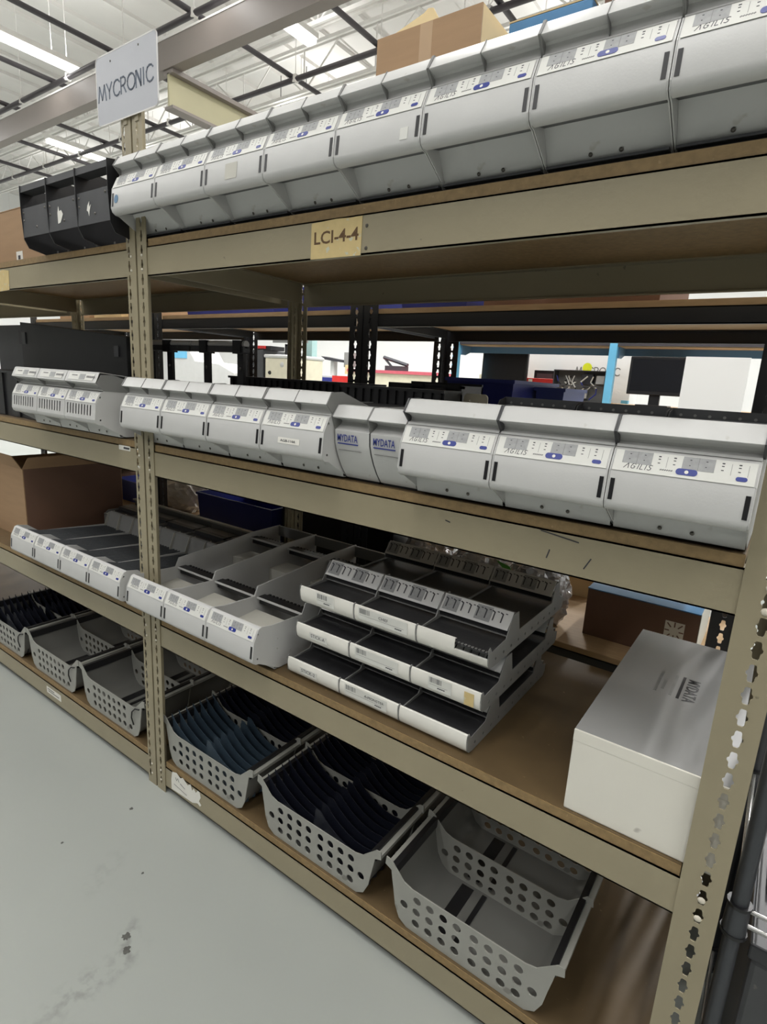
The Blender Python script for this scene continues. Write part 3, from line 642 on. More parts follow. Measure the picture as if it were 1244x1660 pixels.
for ti, (x0, y0, z0, a, b_, c_, nm) in enumerate(tiers):
    for k, pp in enumerate((a, b_, c_)):
        d = {(0, 0): ', label reads STICK-2', (1, 0): ', label reads STICK-A', (0, 2): ', plain white front', (1, 2): ', barcode and yellow sticker', (2, 2): ', notched white front'}.get((ti, k), ', barcode on its front')
        stick(x0 + P * k, y0, z0, 'white fronted black stick tray, %s tier, %s of three%s' % (nm, ['left', 'middle', 'right'][k], d), pp, notch=(ti == 2 and k == 2))

# ------------------------------------------------------------------ perforated baskets
def bask_outline(s=1.0):
    h = [(.155, 0), (.178, .014), (.192, .045), (.199, .085), (.206, .120), (.209, .138), (.228, .146), (.226, .168), (.212, .166), (.170, .126), (.145, .119)]
    return [(-a, b) for a, b in h[::-1]] + h
def bask_holes(cols=8):
    hs = []
    xs = [-.130, -.0935, -.057, -.0205, .0245, .0605, .0965, .1325] if cols == 8 else [-.130, -.095, -.060, -.025, .010, .045, .080]
    for z in (.027, .0605, .0935):
        for x in xs: hs.append(circ(x + (.012 if cols == 7 else 0), z, .0112, 12))
    hs.append(circ(-.166, .062, .0112, 12)); hs.append(circ(.1675, .059, .0112, 12) if cols == 8 else circ(.132, .03, .0112, 12))
    return hs
def xz_plate(poly, y, t, m, holes=()): return MB().plate(poly, t, lambda u, v, q: (u, y + q, v), m, holes)
def basket(X, lab, cols=8, fill=None, handle=False, shade='basket'):
    t = thing('perforated_basket', lab, 'basket', (X, .010, LV[0] + .001), 0, 'perforated baskets on the bottom shelf')
    me = cached(('end_plate', cols, shade), lambda: xz_plate(bask_outline(), 0, .003, shade, bask_holes(cols)))
    obj('end_plate', me, t); obj('end_plate', me, t, loc=(0, .205, 0)); obj('end_plate', me, t, loc=(0, .41, 0))
    def shell():
        b = MB(); pr = [(-.207, .152), (-.203, .12), (-.196, .085), (-.188, .048), (-.172, .020), (-.15, .006), (.15, .006), (.172, .020), (.188, .048), (.196, .085), (.203, .12), (.207, .152)]
        n = len(pr)
        vs = [(x, y, z) for y in (.002, .412) for x, z in pr] + [(x * .99, y, z + .002) for y in (.002, .412) for x, z in pr]
        fs = []
        for i in range(n - 1): fs.append((i, i + 1, n + i + 1, n + i)); fs.append((2 * n + i, 3 * n + i, 3 * n + i + 1, 2 * n + i + 1))
        b.add(vs, fs, 'shell'); 
        return b
    obj('curved_shell', cached(('curved_shell', 1), shell, 40), t)
    obj('floor_slot', cached('floor_slot', lambda: MB().box((-.10, .02, .0085), (-.065, .195, .0095), 'black')), t)
    obj('floor_slot', cached('floor_slot', None), t, loc=(0, .205, 0))
    obj('floor_rod', cached('floor_rod', lambda: MB().box((-.04, .02, .0085), (-.028, .195, .012), 'black')), t); obj('floor_rod', cached('floor_rod', None), t, loc=(0, .205, 0))
    for sgn in (-1, 1):
        obj('rim_strip', cached(('rim_strip', sgn), lambda: MB().box((min(sgn * .196, sgn * .210), .004, .128), (max(sgn * .196, sgn * .210), .408, .156), 'black')), t)
        obj('rim_edge', cached(('rim_edge', sgn), lambda: MB().box((min(sgn * .2105, sgn * .224), .004, .140), (max(sgn * .2105, sgn * .224), .408, .150), shade)), t)
    if handle:
        obj('handle_loop', MB().tube((.155, -.002, .05), (.150, -.006, .08), .0025, 'black', 6).tube((.150, -.006, .08), (.155, -.006, .105), .0025, 'black', 6).tube((.155, -.006, .105), (.172, -.004, .122), .0025, 'black', 6).tube((.172, -.004, .122), (.195, -.002, .127), .0025, 'black', 6), t, smooth=60)
    if fill:
        fm, n = fill
        pr = [(-.190, .030)]
        for i in range(9): a = i / 8; pr.append((-.203 + a * .185, .172 - .082 * math.sin(a * math.pi / 2) ** .8))
        pr += [(-.016, .118), (-.010, .158), (.006, .156)]
        for i in range(1, 9): a = i / 8; pr.append((.006 + a * .13, .156 - .058 * math.sin(a * math.pi / 2) ** .8))
        pr += [(.19, .104), (.186, .030), (.165, .012), (-.165, .012)]
        me = cached(('divider_fin', fm), lambda: xz_plate(pr, 0, .0022, fm))
        for i in range(n):
            if abs(.018 + i * .0285 - .205) < .006: continue
            obj('divider_fin', me if i < 7 else cached(('divider_fin', 'navy'), lambda: xz_plate(pr, 0, .0022, 'finn')), t, loc=(0, .018 + i * .0285, 0))  # rear fins take the darker colour to stand for shade deep inside
    return t
basket(.206, 'grey perforated basket of slate blue dividers, bottom shelf beside the torn label', fill=('fin', 13))
basket(.682, 'grey perforated basket of navy dividers, middle basket of the right bay', fill=('finn', 13))
basket(1.152, 'empty grey perforated basket, nearest one on the bottom shelf')
basket(-.36, 'empty grey perforated basket with loop handle, left bay beside the sign post', cols=7, handle=True)
basket(-.82, 'empty grey perforated basket with loop handle, second from the sign post in the left bay', cols=7, handle=True)
basket(-1.28, 'dark filled perforated basket at the left photo edge on the bottom shelf', cols=7, handle=True, fill=('finn', 13))

# ------------------------------------------------------------------ boxes
def carton(name, lab, a, b, m, top=None, bev=.002, group=None, cat='box'):
    x0, y0, z0 = a; x1, y1, z1 = b
    t = thing(name, lab, cat, (x0, y0, z0), 0, group)
    w, d, h = x1 - x0, y1 - y0, z1 - z0
    obj('box_body', MB().box((0, 0, 0), (w, d, h - .003), m), t, bevel=bev)
    obj('box_lid', MB().box((-.001, -.001, h - .003), (w + .001, d / 2 - .001, h), top or m).box((-.001, d / 2 + .001, h - .003), (w + .001, d + .001, h), top or m), t)
    return t
# white box, nearest on the third shelf
wb = thing('long_box', 'long white carton with glossy grey lid, right end of the third shelf', 'box', (1.327, .010, LV[1]))
obj('box_body', MB().box((0, 0, 0), (.262, .60, .170), 'wbox'), wb, bevel=.003)
obj('box_lid', MB().box((0, .004, .1705), (.262, .60, .1735), 'wboxt').box((.0, -.0005, .15), (.262, .004, .1735), 'wbox'), wb, bevel=.001)
put_text('MYDATA', .024, 'black', (.146, .368, .1742), (0, -1, 0), (1, 0, 0), wb, width=.115, off=.02)
obj('underline', MB().box((.134, .258, .1737), (.140, .372, .1743), 'black'), wb)
obj('small_print', MB().strokes([[(.122, .37 - i * .012), (.122, .361 - i * .012)] for i in range(9)] + [[(.104, .33 - i * .012), (.104, .321 - i * .012)] for i in range(4)] + [[(.092, .37 - i * .012), (.092, .361 - i * .012)] for i in range(9)], .006, lambda u, v, q: (u, v, .1737 + q), 'inkl', .0003), wb)
# open carton and blue box on the top shelf
ob = thing('open_carton', 'open brown cardboard carton with raised flap behind the top row of feeders', 'box', (.53, .33, LV[3]), 0)
def open_box(t, w, d, h, m, mi, th=.004):
    obj('box_wall', MB().box((0, 0, 0), (w, th, h), m), t); obj('box_wall', MB().box((0, d - th, 0), (w, d, h), m), t)
    obj('box_wall', MB().box((0, th, 0), (th, d - th, h), m), t); obj('box_wall', MB().box((w - th, th, 0), (w, d - th, h), mi), t)
    obj('box_bottom', MB().box((th, th, 0), (w - th, d - th, th), mi), t)
open_box(ob, .297, .27, .494, 'card', 'cardi')
obj('box_flap', MB().plate([(0, 0), (.13, .0), (.105, .045), (.09, .05), (.08, .038)], .004, lambda u, v, w: (.05 + u, .002 + w + v * .25, .494 + v * .75), 'cardi'), ob)
obj('packing_tape', MB().box((.13, -.0004, .20), (.165, 0, .494), 'tape'), ob)
bb = thing('printed_box', 'blue printed box beside the open carton on the top shelf', 'box', (.872, .38, LV[3]))
obj('box_body', MB().box((0, 0, 0), (.190, .22, .462), 'bluebox'), bb, bevel=.003)
obj('box_base', MB().box((-.0015, -.0015, 0), (.1915, .2215, .40), 'card'), bb)
obj('white_print', MB().strokes([[(.012 + i * .010, .432), (.018 + i * .010, .432)] for i in range(7)], .010, lambda u, v, w: (u, -.0008 - w, v), 'white'), bb)
obj('box_lid', MB().box((0, 0, .4621), (.190, .22, .465), 'cardi'), bb)
carton('brown_carton', 'dark brown carton at the right end of the top shelf behind the feeders', (1.08, .40, LV[3]), (1.42, .62, LV[3] + .50), 'cardd')
# left top: box at the edge
lb = carton('brown_carton', 'brown cardboard carton left of the black frames on the top shelf', (-1.45, .13, LV[3]), (-.83, .55, LV[3] + .235), 'card')
obj('paper_label', MB().plate(rect(.33, .03, .385, .075), .0005, lambda u, v, w: (u, -.0004 - w, v), 'white').plate(rect(.345, .045, .365, .06), .0004, lambda u, v, w: (u, -.001 - w, v), 'ink'), lb)
# black feeder frames on the left top shelf
def black_frame(X, lab, torn):
    t = thing('metal_carrier', lab, 'feeder', (X, 0, TB - .012), 0, 'black frames on the left top shelf')
    w = .176
    pl = [(.03, 0), (-.045, .015), (-.058, .04), (-.062, .120), (-.062, .20), (-.03, .205), (.35, .16), (.35, 0)]
    me = cached('black_side', lambda: yz_plate(pl, 0, .002, 'black', [circ(-.045, .07, .003, 6), circ(-.045, .11, .003, 6)]))
    obj('side_plate', me, t); obj('side_plate', me, t, loc=(w - .002, 0, 0))
    obj('face_plate', cached('face_plate', lambda: MB().box((.002, -.0585, .045), (w - .002, -.0565, .132), 'dark')), t)
    obj('top_rail', cached('top_rail', lambda: MB().box((.002, -.060, .180), (w - .002, -.02, .198), 'dark')), t)
    obj('screw', cached('black_screws', lambda: MB().dome((.012, -.0585, .118), (0, -1, 0), .004, .002, 'screw').dome((.012, -.0585, .095), (0, -1, 0), .004, .002, 'screw').dome((w * .55, -.0585, .07), (0, -1, 0), .004, .002, 'screw').dome((w - .02, -.0585, .12), (0, -1, 0), .004, .002, 'screw')), t)
    obj('inner_bracket', cached('inner_bracket', lambda: MB().plate([(.05, .13), (.06, .16), (.10, .175), (.15, .165), (.16, .13)], .002, lambda u, v, q: (u, .02 + q, v), 'coatd')), t)
    obj('base_plate', cached('base_plate_b', lambda: MB().box((.002, .02, 0), (w - .002, .35, .003), 'dark')), t)
    obj('rear_plate', cached('rear_plate_b', lambda: MB().box((.002, .345, .003), (w - .002, .348, .13), 'dark')), t)
    for k in (.3, .7): obj('foot_pin', cached('foot_pin', lambda: MB().tube((0, .022, .003), (0, .022, .016), .003, 'chrome', 6)), t, loc=(w * k, 0, 0))
    if torn: obj('torn_sticker', MB().plate([(.06, .064), (.075, .066), (.085, .078), (.092, .088), (.082, .100), (.07, .098), (.066, .112), (.060, .095)] if torn == 1 else [(.055, .082), (.06, .095), (.07, .105), (.068, .09), (.078, .096), (.07, .08), (.066, .066), (.062, .078)], .0006, lambda u, v, q: (u, -.0588 - q, v), 'white'), t)
for i in range(3): black_frame(-.609 + .1765 * i, 'black open metal frame, ' + ['left of three, plain face', 'middle of three, white torn sticker', 'right of three, beside the pale feeder row'][i], [0, 1, 2][i])
# big carton in the left bay third shelf
bc = thing('open_carton', 'large open brown carton on the third shelf of the left bay', 'box', (-1.60, .10, LV[1]), 0)
open_box(bc, .43, .46, .325, 'card', 'cardd')
obj('box_flap', MB().plate([(0, 0), (.42, 0), (.40, .10), (.02, .10)], .004, lambda u, v, w: (u, -v * .3 + w, .325 + v * .6), 'card'), bc)
obj('box_flap', MB().plate([(0, 0), (.45, 0), (.43, .1), (.02, .1)], .004, lambda u, v, w: (.43 + v * .15, u, .325 + v * .5 + w), 'card'), bc)
# big black housing in the left bay
def corrugated(name, lab, a, b, n, m='black', cat='case', group=None):
    x0, y0, z0 = a; x1, y1, z1 = b; t = thing(name, lab, cat, a, 0, group)
    q = MB(); q.box((0, .006, 0), (x1 - x0, y1 - y0, z1 - z0), m)
    for i in range(n): xx = (i + .2) * (x1 - x0) / n; q.box((xx, 0, .004), (xx + (x1 - x0) / n * .55, .006, z1 - z0 - .004), m)
    obj('ribbed_body', q, t)
    obj('top_rim', MB().box((-.003, -.003, z1 - z0 - .006), (x1 - x0 + .003, y1 - y0 + .003, z1 - z0 + .002), m), t)
    return t
bh0 = thing('black_housing', 'dark grey tall case at the left photo edge beside the big black case', 'case', (-1.66, .24, LV[2]))
obj('case_body', MB().box((0, 0, 0), (.29, .07, .385), 'dark'), bh0, bevel=.002); obj('side_latch', MB().box((.24, -.004, .30), (.27, 0, .36), 'black'), bh0)
bh = thing('black_housing', 'big black case standing behind the vented feeders in the left bay', 'case', (-1.36, .22, LV[2]))
obj('case_body', MB().plate([(0, 0), (.86, 0), (.86, .335), (0, .395)], .07, lambda u, v, w: (u, w, v), 'black'), bh, bevel=.002)
obj('side_latch', MB().box((.78, -.004, .26), (.81, 0, .30), 'dark').box((.02, -.004, .30), (.05, 0, .35), 'dark'), bh)
corrugated('black_case', 'black case left of the vented feeders at the photo edge', (-1.62, .03, LV[2]), (-.80, .19, LV[2] + .18), 6)
corrugated('black_divider_rack', 'long black ribbed rack behind the two-bay feeders', (-.26, .50, LV[2]), (.40, .63, LV[2] + .212), 22)
corrugated('black_divider_rack', 'black ribbed rack behind the slim lettered covers', (.42, .37, LV[2]), (.78, .47, LV[2] + .208), 12)
# black rail frame on legs
rf = thing('rail_frame', 'black frame of rounded rails on legs behind the sign post', 'frame', (-.56, .63, LV[2]))
rb = MB()
for i in range(3): rb.tube((-.34 + .30 * i, -.26, .322), (-.05 + .30 * i, -.26, .322), .013, 'coat', 10).box((-.34 + .30 * i, -.275, .295), (-.05 + .30 * i, -.245, .315), 'dark')  # pale tubes carry the highlight on the black rails as colour
obj('top_rail', rb, rf, smooth=50)
for xx in (.09, .315, .50):
    obj('leg', MB().plate([(0, 0), (.07, 0), (.05, .12), (.048, .30), (.010, .30), (.010, .12)], .012, lambda u, v, w: (xx + u * .8, -.265 + w, v), 'black').dome((xx + .024, -.266, .24), (0, -1, 0), .006, .002, 'screw'), rf)
    obj('rail_clamp', MB().box((xx, -.28, .29), (xx + .04, -.24, .335), 'black'), rf)
obj('foot_plate', MB().box((-.34, -.28, 0), (.62, -.22, .012), 'black'), rf)
# black slotted long strip behind the near feeders
def dotted(X, w, lab):
    t = thing('slotted_strip', lab, 'feeder', (X, .26, LV[2]), 0, 'dark slotted strips behind the near feeders')
    b = MB(); b.box((0, .05, .176), (w, .053, .206), 'dark')
    for i in range(int((w - .02) / .026)): b.plate(circ(.018 + i * .026, .193, .003, 8), .0006, lambda u, v, q: (u, .0499 - q, v), 'inkl')
    obj('slotted_plate', b, t)
    obj('rounded_bar', MB().tube((.003, .03, .180), (w - .003, .03, .180), .009, 'dark', 10).tube((.003, .012, .172), (w - .003, .012, .172), .006, 'coatd', 8), t, smooth=50)
    obj('end_plate', MB().plate([(0, 0), (.12, 0), (.12, .14), (.06, .206), (.02, .198), (0, .17)], .003, lambda u, v, q: (q, u, v), 'dark'), t)
    obj('end_plate', MB().plate([(0, 0), (.12, 0), (.12, .14), (.06, .206), (.02, .198), (0, .17)], .003, lambda u, v, q: (w - .004 + q, u, v), 'dark'), t)
for i in range(3): dotted(.985 + .185 * i, .184, 'dark slotted strip behind the near hoods, ' + ['left of three', 'middle of three', 'right of three'][i])
# transparent-dark organizer and plate
og = thing('black_organizer', 'black two-bay organizer behind the slim covers', 'organizer', (.505, .50, LV[2]))
obj('organizer_frame', MB().box((0, 0, 0), (.26, .008, .20), 'black').box((0, .13, 0), (.26, .138, .232), 'black').box((0, 0, 0), (.006, .138, .225), 'black').box((.128, 0, .0), (.134, .138, .225), 'black').box((.254, 0, 0), (.26, .138, .225), 'dark').box((0, 0, .216), (.26, .02, .224), 'black'), og)
obj('inner_shelf', MB().box((.006, .02, .188), (.254, .13, .192), 'coatd').box((.02, .05, .192), (.11, .1, .205), 'coatd'), og)
pp = thing('bracket_plate', 'beige rounded bracket plate right of the black organizer', 'plate', (.775, .50, LV[2]))
obj('plate_body', MB().plate(rrect(0, 0, .075, .205, .012), .004, lambda u, v, w: (u, w, v), 'beige', [circ(.02, .185, .003, 8), circ(.045, .18, .003, 8)]), pp)
obj('plate_foot', MB().box((0, .004, 0), (.075, .05, .004), 'beige'), pp)
# things behind the open trays
def glasstray(X, Y, z, w, lab):
    t = thing('dark_tray', lab, 'tray', (X, Y, z), 0, 'dark trays behind the open feeder trays')
    obj('tray_floor', MB().box((0, 0, 0), (w, .17, .004), 'black'), t)
    obj('tray_wall', MB().box((0, 0, .004), (w, .004, .085), 'coatd').box((0, .0, .080), (w, .012, .086), 'coat2'), t); obj('tray_wall', MB().box((0, .166, .004), (w, .17, .135), 'coatd').box((0, .155, .130), (w, .175, .137), 'coat2'), t)
    obj('end_plate', MB().plate([(0, 0), (.17, 0), (.17, .10), (.02, .10), (0, .08)], .003, lambda u, v, q: (q, u, v), 'coatd'), t); obj('end_plate', MB().plate([(0, 0), (.17, 0), (.17, .10), (.02, .10), (0, .08)], .003, lambda u, v, q: (w - .003 + q, u, v), 'coatd'), t)
    obj('cross_slat', MB().box((.004, .03, .088), (w - .004, .075, .091), 'dark').box((.004, .075, .0885), (w - .004, .115, .108), 'dark').box((.004, .10, .106), (w - .004, .15, .109), 'coatd'), t)
for i in range(5): glasstray(-1.12 + .205 * i, .43, LV[1], .2, 'dark open tray behind the divider trays, ' + ['farthest left', 'second from left', 'third from left', 'fourth from left', 'right end by the open trays'][i])

# ------------------------------------------------------------------ black rack behind
BL = [.10, .655, 1.215, 1.705]
br = shelving('black_shelving', 'black steel rack with plywood shelves directly behind the near bay', .225, 1.50, .62, BL, 2.05, 'blacks', (.205, .27), (1.47, 1.535), bh=.045, bt=.018, boardm='tan', y0=.745, rivets=False)
br2 = shelving('black_shelving', 'black steel rack behind the left part of the near bay', -1.06, .165, .62, BL, 2.05, 'blacks', (-1.125, -1.06), (.14, .20), bh=.045, bt=.018, boardm='tan', y0=.745, rivets=False)
br3 = shelving('black_shelving', 'black steel rack behind the left bay', -2.40, -1.14, .62, BL, 2.05, 'blacks', (-2.46, -2.40), (-1.20, -1.135), bh=.045, bt=.018, boardm='tan', y0=.745, rivets=False)
def bin_(X, Y, z, w, d, h, lab, m='bbin', group='blue bins on the rack behind', bag=None):
    t = thing('storage_bin', lab, 'bin', (X, Y, z), 0, group); th = .004
    def tap(x0, y0, x1, y1): return MB().add([(x0 + .01, y0 + .01, 0), (x1 - .01, y0 + .01, 0), (x1 - .01, y1 - .01, 0), (x0 + .01, y1 - .01, 0), (x0, y0, h), (x1, y0, h), (x1, y1, h), (x0, y1, h)], [(0, 3, 2, 1), (0, 1, 5, 4), (1, 2, 6, 5), (2, 3, 7, 6), (3, 0, 4, 7)], m)
    o = obj('bin_shell', tap(0, 0, w, d), t); s = o.modifiers.new('wall', 'SOLIDIFY'); s.thickness = .003
    obj('bin_rim', MB().box((-.006, -.006, h - .012), (w + .006, 0, h), m).box((-.006, d, h - .012), (w + .006, d + .006, h), m).box((-.006, 0, h - .012), (0, d, h), m).box((w, 0, h - .012), (w + .006, d, h), m), t)
    return t
bin_(.545, .80, BL[2], .25, .42, .262, 'large blue bin on the rack behind, above the beige plate')
bin_(.805, .98, BL[2], .10, .24, .245, 'smaller blue bin right of the large one on the rack behind', 'bbinl')
bin_(-.88, .80, BL[1], .55, .40, .185, 'long blue bin on the low rack shelf behind the dark trays')
bin_(-1.75, .85, BL[1], .40, .35, .13, 'blue bin far left on the low rack shelf, stuffed with wrap')
# crumpled bags
def crumple(name, lab, c, r, m, seed, cat='bag', group=None, amp=.22, parts=()):
    random.seed(seed); import bmesh
    from mathutils import noise
    bm = bmesh.new(); bmesh.ops.create_icosphere(bm, subdivisions=4, radius=1)
    for v in bm.verts:
        n = noise.turbulence(v.co * 1.9 + Vector((seed, 0, 0)), 3, True) - .5
        n2 = abs(noise.noise(v.co * 4.5 + Vector((0, seed, 0))))
        v.co *= 1 + amp * n - .16 * n2
        v.co.x *= r[0]; v.co.y *= r[1]; v.co.z = max(v.co.z * r[2], -r[2] * .8)
    me = bpy.data.meshes.new(name); bm.to_mesh(me); bm.free(); me.materials.append(M[m])
    return tag(obj(name, me, loc=(c[0], c[1], c[2] + r[2] * .8)), lab, cat, group)
crumple('foil_bag', 'crumpled silver bag right end, catching bright light', (.93, .88, BL[1]), (.125, .10, .135), 'foil', 3, group='silver antistatic bags on the rack behind')
crumple('foil_bag', 'crumpled dark silver bag in the middle behind the stacked trays', (.70, .90, BL[1]), (.13, .11, .13), 'foil', 5, group='silver antistatic bags on the rack behind')
crumple('foil_bag', 'crumpled shadowed silver bag left end behind the stacked trays', (.46, .92, BL[1]), (.13, .11, .12), 'foil', 9, group='silver antistatic bags on the rack behind')
carton('dark_gap_filler', 'made-up black block darkening the gap behind the open trays', (-.30, .84, BL[1]), (.33, 1.15, BL[1] + .24), 'black', cat='case')  # added block that keeps the gap behind the trays dark
crumple('plastic_wrap', 'white crumpled plastic wrap above the blue bin', (-1.25, .98, BL[1]), (.20, .12, .12), 'white', 4, cat='wrap')
crumple('plastic_wrap', 'tan crumpled packing paper over the cartons behind the left bay', (-2.0, .98, BL[1] + .16), (.30, .16, .08), 'yell', 8, cat='wrap')
tag(obj('green_tape', MB().plate([(0, 0), (.05, -.012), (.06, -.03), (.03, -.028)], .002, lambda u, v, w: (.80 + u, .80 + w, .86 + v), 'green')), 'bright green tape strip on the silver bags', 'tape')
# UK-style marked brown box
kb = carton('brown_carton', 'dark brown carton with a white cross label behind the long white carton', (1.105, .87, BL[1]), (1.44, 1.2, BL[1] + .165), 'cardd', 'bluebox')
obj('cross_label', MB().plate(rect(.243, .062, .298, .122), .0006, lambda u, v, w: (u, -.0004 - w, v), 'wbox').strokes([[(.2705, .064), (.2705, .078)], [(.2705, .106), (.2705, .120)], [(.245, .092), (.256, .092)], [(.285, .092), (.296, .092)], [(.250, .069), (.260, .080)], [(.291, .069), (.281, .080)], [(.250, .115), (.260, .104)], [(.291, .115), (.281, .104)]], .0035, lambda u, v, w: (u, -.001 - w, v), 'cardd'), kb)
obj('side_edge', MB().box((.3355, 0, 0), (.337, .33, .165), 'wbox'), kb)
carton('yellow_carton', 'pale yellow carton at the back of the rack shelf', (.80, 1.22, BL[1]), (1.04, 1.34, BL[1] + .12), 'cardi')
for i, (a, b, m) in enumerate([((-2.30, .80, BL[1]), (-2.02, 1.1, BL[1] + .17), 'card'), ((-1.98, .79, BL[1]), (-1.78, 1.05, BL[1] + .14), 'cardd'), ((-2.28, .82, BL[1] + .175), (-2.05, 1.05, BL[1] + .30), 'card')]):
    carton('brown_carton', ['light brown carton behind the left bay on the low rack shelf', 'dark brown carton behind the left bay on the low rack shelf', 'small brown carton stacked on another behind the left bay'][i], a, b, m)
for i, (x, w) in enumerate(((-2.2, .35), (-1.8, .28), (-1.45, .22))):
    carton('brown_carton', 'flat brown carton on the upper rack shelf behind the left bay, ' + ['left', 'middle', 'right'][i], (x, .80, BL[3]), (x + w, 1.2, BL[3] + .10), ['card', 'cardi', 'card'][i])
bin_(-.95, .80, BL[3], .62, .42, .10, 'long blue bin on the upper rack shelf, left'); bin_(-.25, .80, BL[3], .34, .42, .10, 'blue bin on the upper rack shelf, right'); carton('brown_carton', 'flat dark carton on the upper rack shelf beyond the near bay', (.66, .80, BL[3]), (1.20, 1.25, BL[3] + .12), 'cardd')
bin_(.32, .80, BL[3], .28, .42, .09, 'blue bin on the upper rack shelf beyond the near bay')

# ------------------------------------------------------------------ workshop beyond
def bench_rack():
    t = thing('blue_workbench', 'blue framed workbench with upper shelf beyond the racks', 'workbench', (0, 0, 0))
    for x in (-1.18, .27, 1.75):
        obj('post', MB().box((x - .03, 3.97, 0), (x + .03, 4.02, 2.0), 'sky'), t)
        obj('post', MB().box((x - .03, 4.60, 0), (x + .03, 4.65, 1.4), 'sky'), t)
        obj('shelf_bracket', MB().plate([(0, -.02), (.27, -.02), (.27, -.05), (.08, -.11), (0, -.11)], .012, lambda u, v, w: (x + .03 + w, 4.02 + u, 1.85 + v), 'blues'), t)
    obj('upper_shelf', MB().box((-1.15, 3.98, 1.835), (1.75, 4.32, 1.862), 'pipe').box((-1.15, 4.0, 1.828), (1.75, 4.3, 1.835), 'tan'), t)
    obj('shelf_rail', MB().box((-1.15, 4.20, 1.770), (1.75, 4.22, 1.828), 'blues'), t)
    obj('bench_top', MB().box((-1.2, 3.9, 1.33), (1.8, 4.7, 1.37), 'tan'), t)
bench_rack()
def monitor(x0, x1, z0, z1, y, lab):
    t = thing('monitor', lab, 'monitor', ((x0 + x1) / 2, y, 1.37)); w = (x1 - x0) / 2
    obj('screen', MB().box((-w, 0, z0 - 1.37), (w, .04, z1 - 1.37), 'black'), t, bevel=.006)
    obj('display', MB().box((-w + .02, -.002, z0 - 1.34), (w - .02, 0, z1 - 1.39), 'screen'), t)
    obj('stand', MB().box((-.04, .02, .01), (.04, .05, max(.03, z0 - 1.36)), 'black').box((-.12, -.06, 0), (.12, .1, .012), 'black'), t)
monitor(-1.05, -.58, 1.50, 1.832, 4.3, 'black monitor on the blue workbench, left of the open computer')
monitor(.40, .83, 1.46, 1.76, 4.05, 'black monitor on the blue workbench, right of the blue post')
mb = thing('white_carton', 'white carton printed MYCRONIC with a yellow spot behind the workbench', 'box', (-.75, 4.72, 1.0))
obj('box_body', MB().box((0, 0, 0), (1.03, .3, .815), 'wall'), mb, bevel=.004)
obj('lettering', MB().strokes(letters('MYCRONIC', .50, .62, .42, .07, .12), .008, lambda u, v, w: (u, -.001 - w, v), 'inkl'), mb)
obj('yellow_dot', MB().plate(circ(.61, .685, .045, 16), .001, lambda u, v, w: (u, -.003 - w, v), 'lime'), mb)
pc = thing('open_computer', 'open grey computer chassis full of cables on the workbench', 'computer', (-.28, 4.2, 1.37))
obj('chassis', MB().box((0, .12, 0), (.46, .3, .27), 'coatd').box((0, 0, 0), (.46, .12, .008), 'dark').box((0, 0, .262), (.46, .12, .27), 'dark').box((0, 0, .13), (.46, .02, .14), 'dark').box((0, 0, 0), (.008, .12, .27), 'dark').box((.452, 0, 0), (.46, .12, .27), 'dark'), pc)
cbm = MB(); random.seed(5)
for i in range(9):
    p = Vector((.04 + random.random() * .3, .05, .02)); 
    for k in range(4):
        q = p + Vector((random.uniform(-.06, .07), random.uniform(-.03, .02), .05)); cbm.tube(p, q, .006, random.choice(['white', 'coat', 'bbin', 'black']), 6); p = q
obj('cable', cbm, pc)
obj('circuit_card', MB().box((.20, .06, .03), (.30, .10, .10), 'coat').box((.24, .05, .15), (.34, .11, .24), 'ink').box((.37, .05, .16), (.44, .1, .23), 'coat'), pc)
rd = thing('red_drawer_box', 'red parts box beside the open computer', 'box', (-.62, 4.42, 1.37))
obj('box_body', MB().box((0, 0, 0), (.27, .2, .19), 'red'), rd, bevel=.004)
obj('label_slot', MB().box((.02, -.003, .15), (.06, 0, .18), 'white').box((.05, -.003, .1), (.16, 0, .12), 'white'), rd)
t = thing('black_speaker', 'small black box between the monitor and the white carton', 'speaker', (-.60, 4.55, 1.37))
obj('cabinet', MB().box((0, 0, 0), (.22, .12, .27), 'black'), t, bevel=.004); obj('front_grille', MB().box((.03, -.004, .03), (.19, 0, .24), 'dark'), t)
tb = thing('tool_cabinet', 'cream cabinet with a red machine on top beyond the blue post', 'cabinet', (-1.62, 5.4, 0))
obj('cabinet_body', MB().box((0, 0, 0), (.9, .5, 1.60), 'beige'), tb, bevel=.01)
obj('drawer', MB().box((.03, -.006, 1.1), (.87, 0, 1.3), 'beige'), tb); obj('drawer', MB().box((.03, -.006, 1.34), (.87, 0, 1.54), 'beige'), tb)
rm = thing('bench_machine', 'small red bench machine on the cream cabinet', 'machine', (-1.42, 5.5, 1.60))
obj('machine_body', MB().dome((.12, .1, 0), Z_, .11, .12, 'red', 12), rm, smooth=60); obj('machine_arm', MB().tube((.2, .1, .06), (.46, .1, .10), .03, 'coatd', 8).box((.3, .02, 0), (.5, .18, .06), 'dark'), rm)
ps = thing('partition_board', 'tall plain white panel standing right of the near monitor', 'panel', (.96, 3.0, 0))
obj('panel_board', MB().box((0, 0, .9), (.34, .02, 1.70), 'wall'), ps); obj('panel_leg', MB().box((.02, 0, 0), (.06, .02, .9), 'coat').box((.28, 0, 0), (.32, .02, .9), 'coat'), ps)
bnn = thing('printed_banner', 'pale blue and pink printed strip above the blue workbench', 'banner', (.35, 4.3, 1.866))
obj('banner_face', MB().box((0, 0, 0), (1.1, .01, .16), 'cyan'), bnn); obj('pink_print', MB().box((0.02, -.002, .02), (.14, 0, .14), 'pink').box((.86, -.002, .02), (1.05, 0, .14), 'pink').box((.40, -.002, .0), (.5, 0, .16), 'white'), bnn)
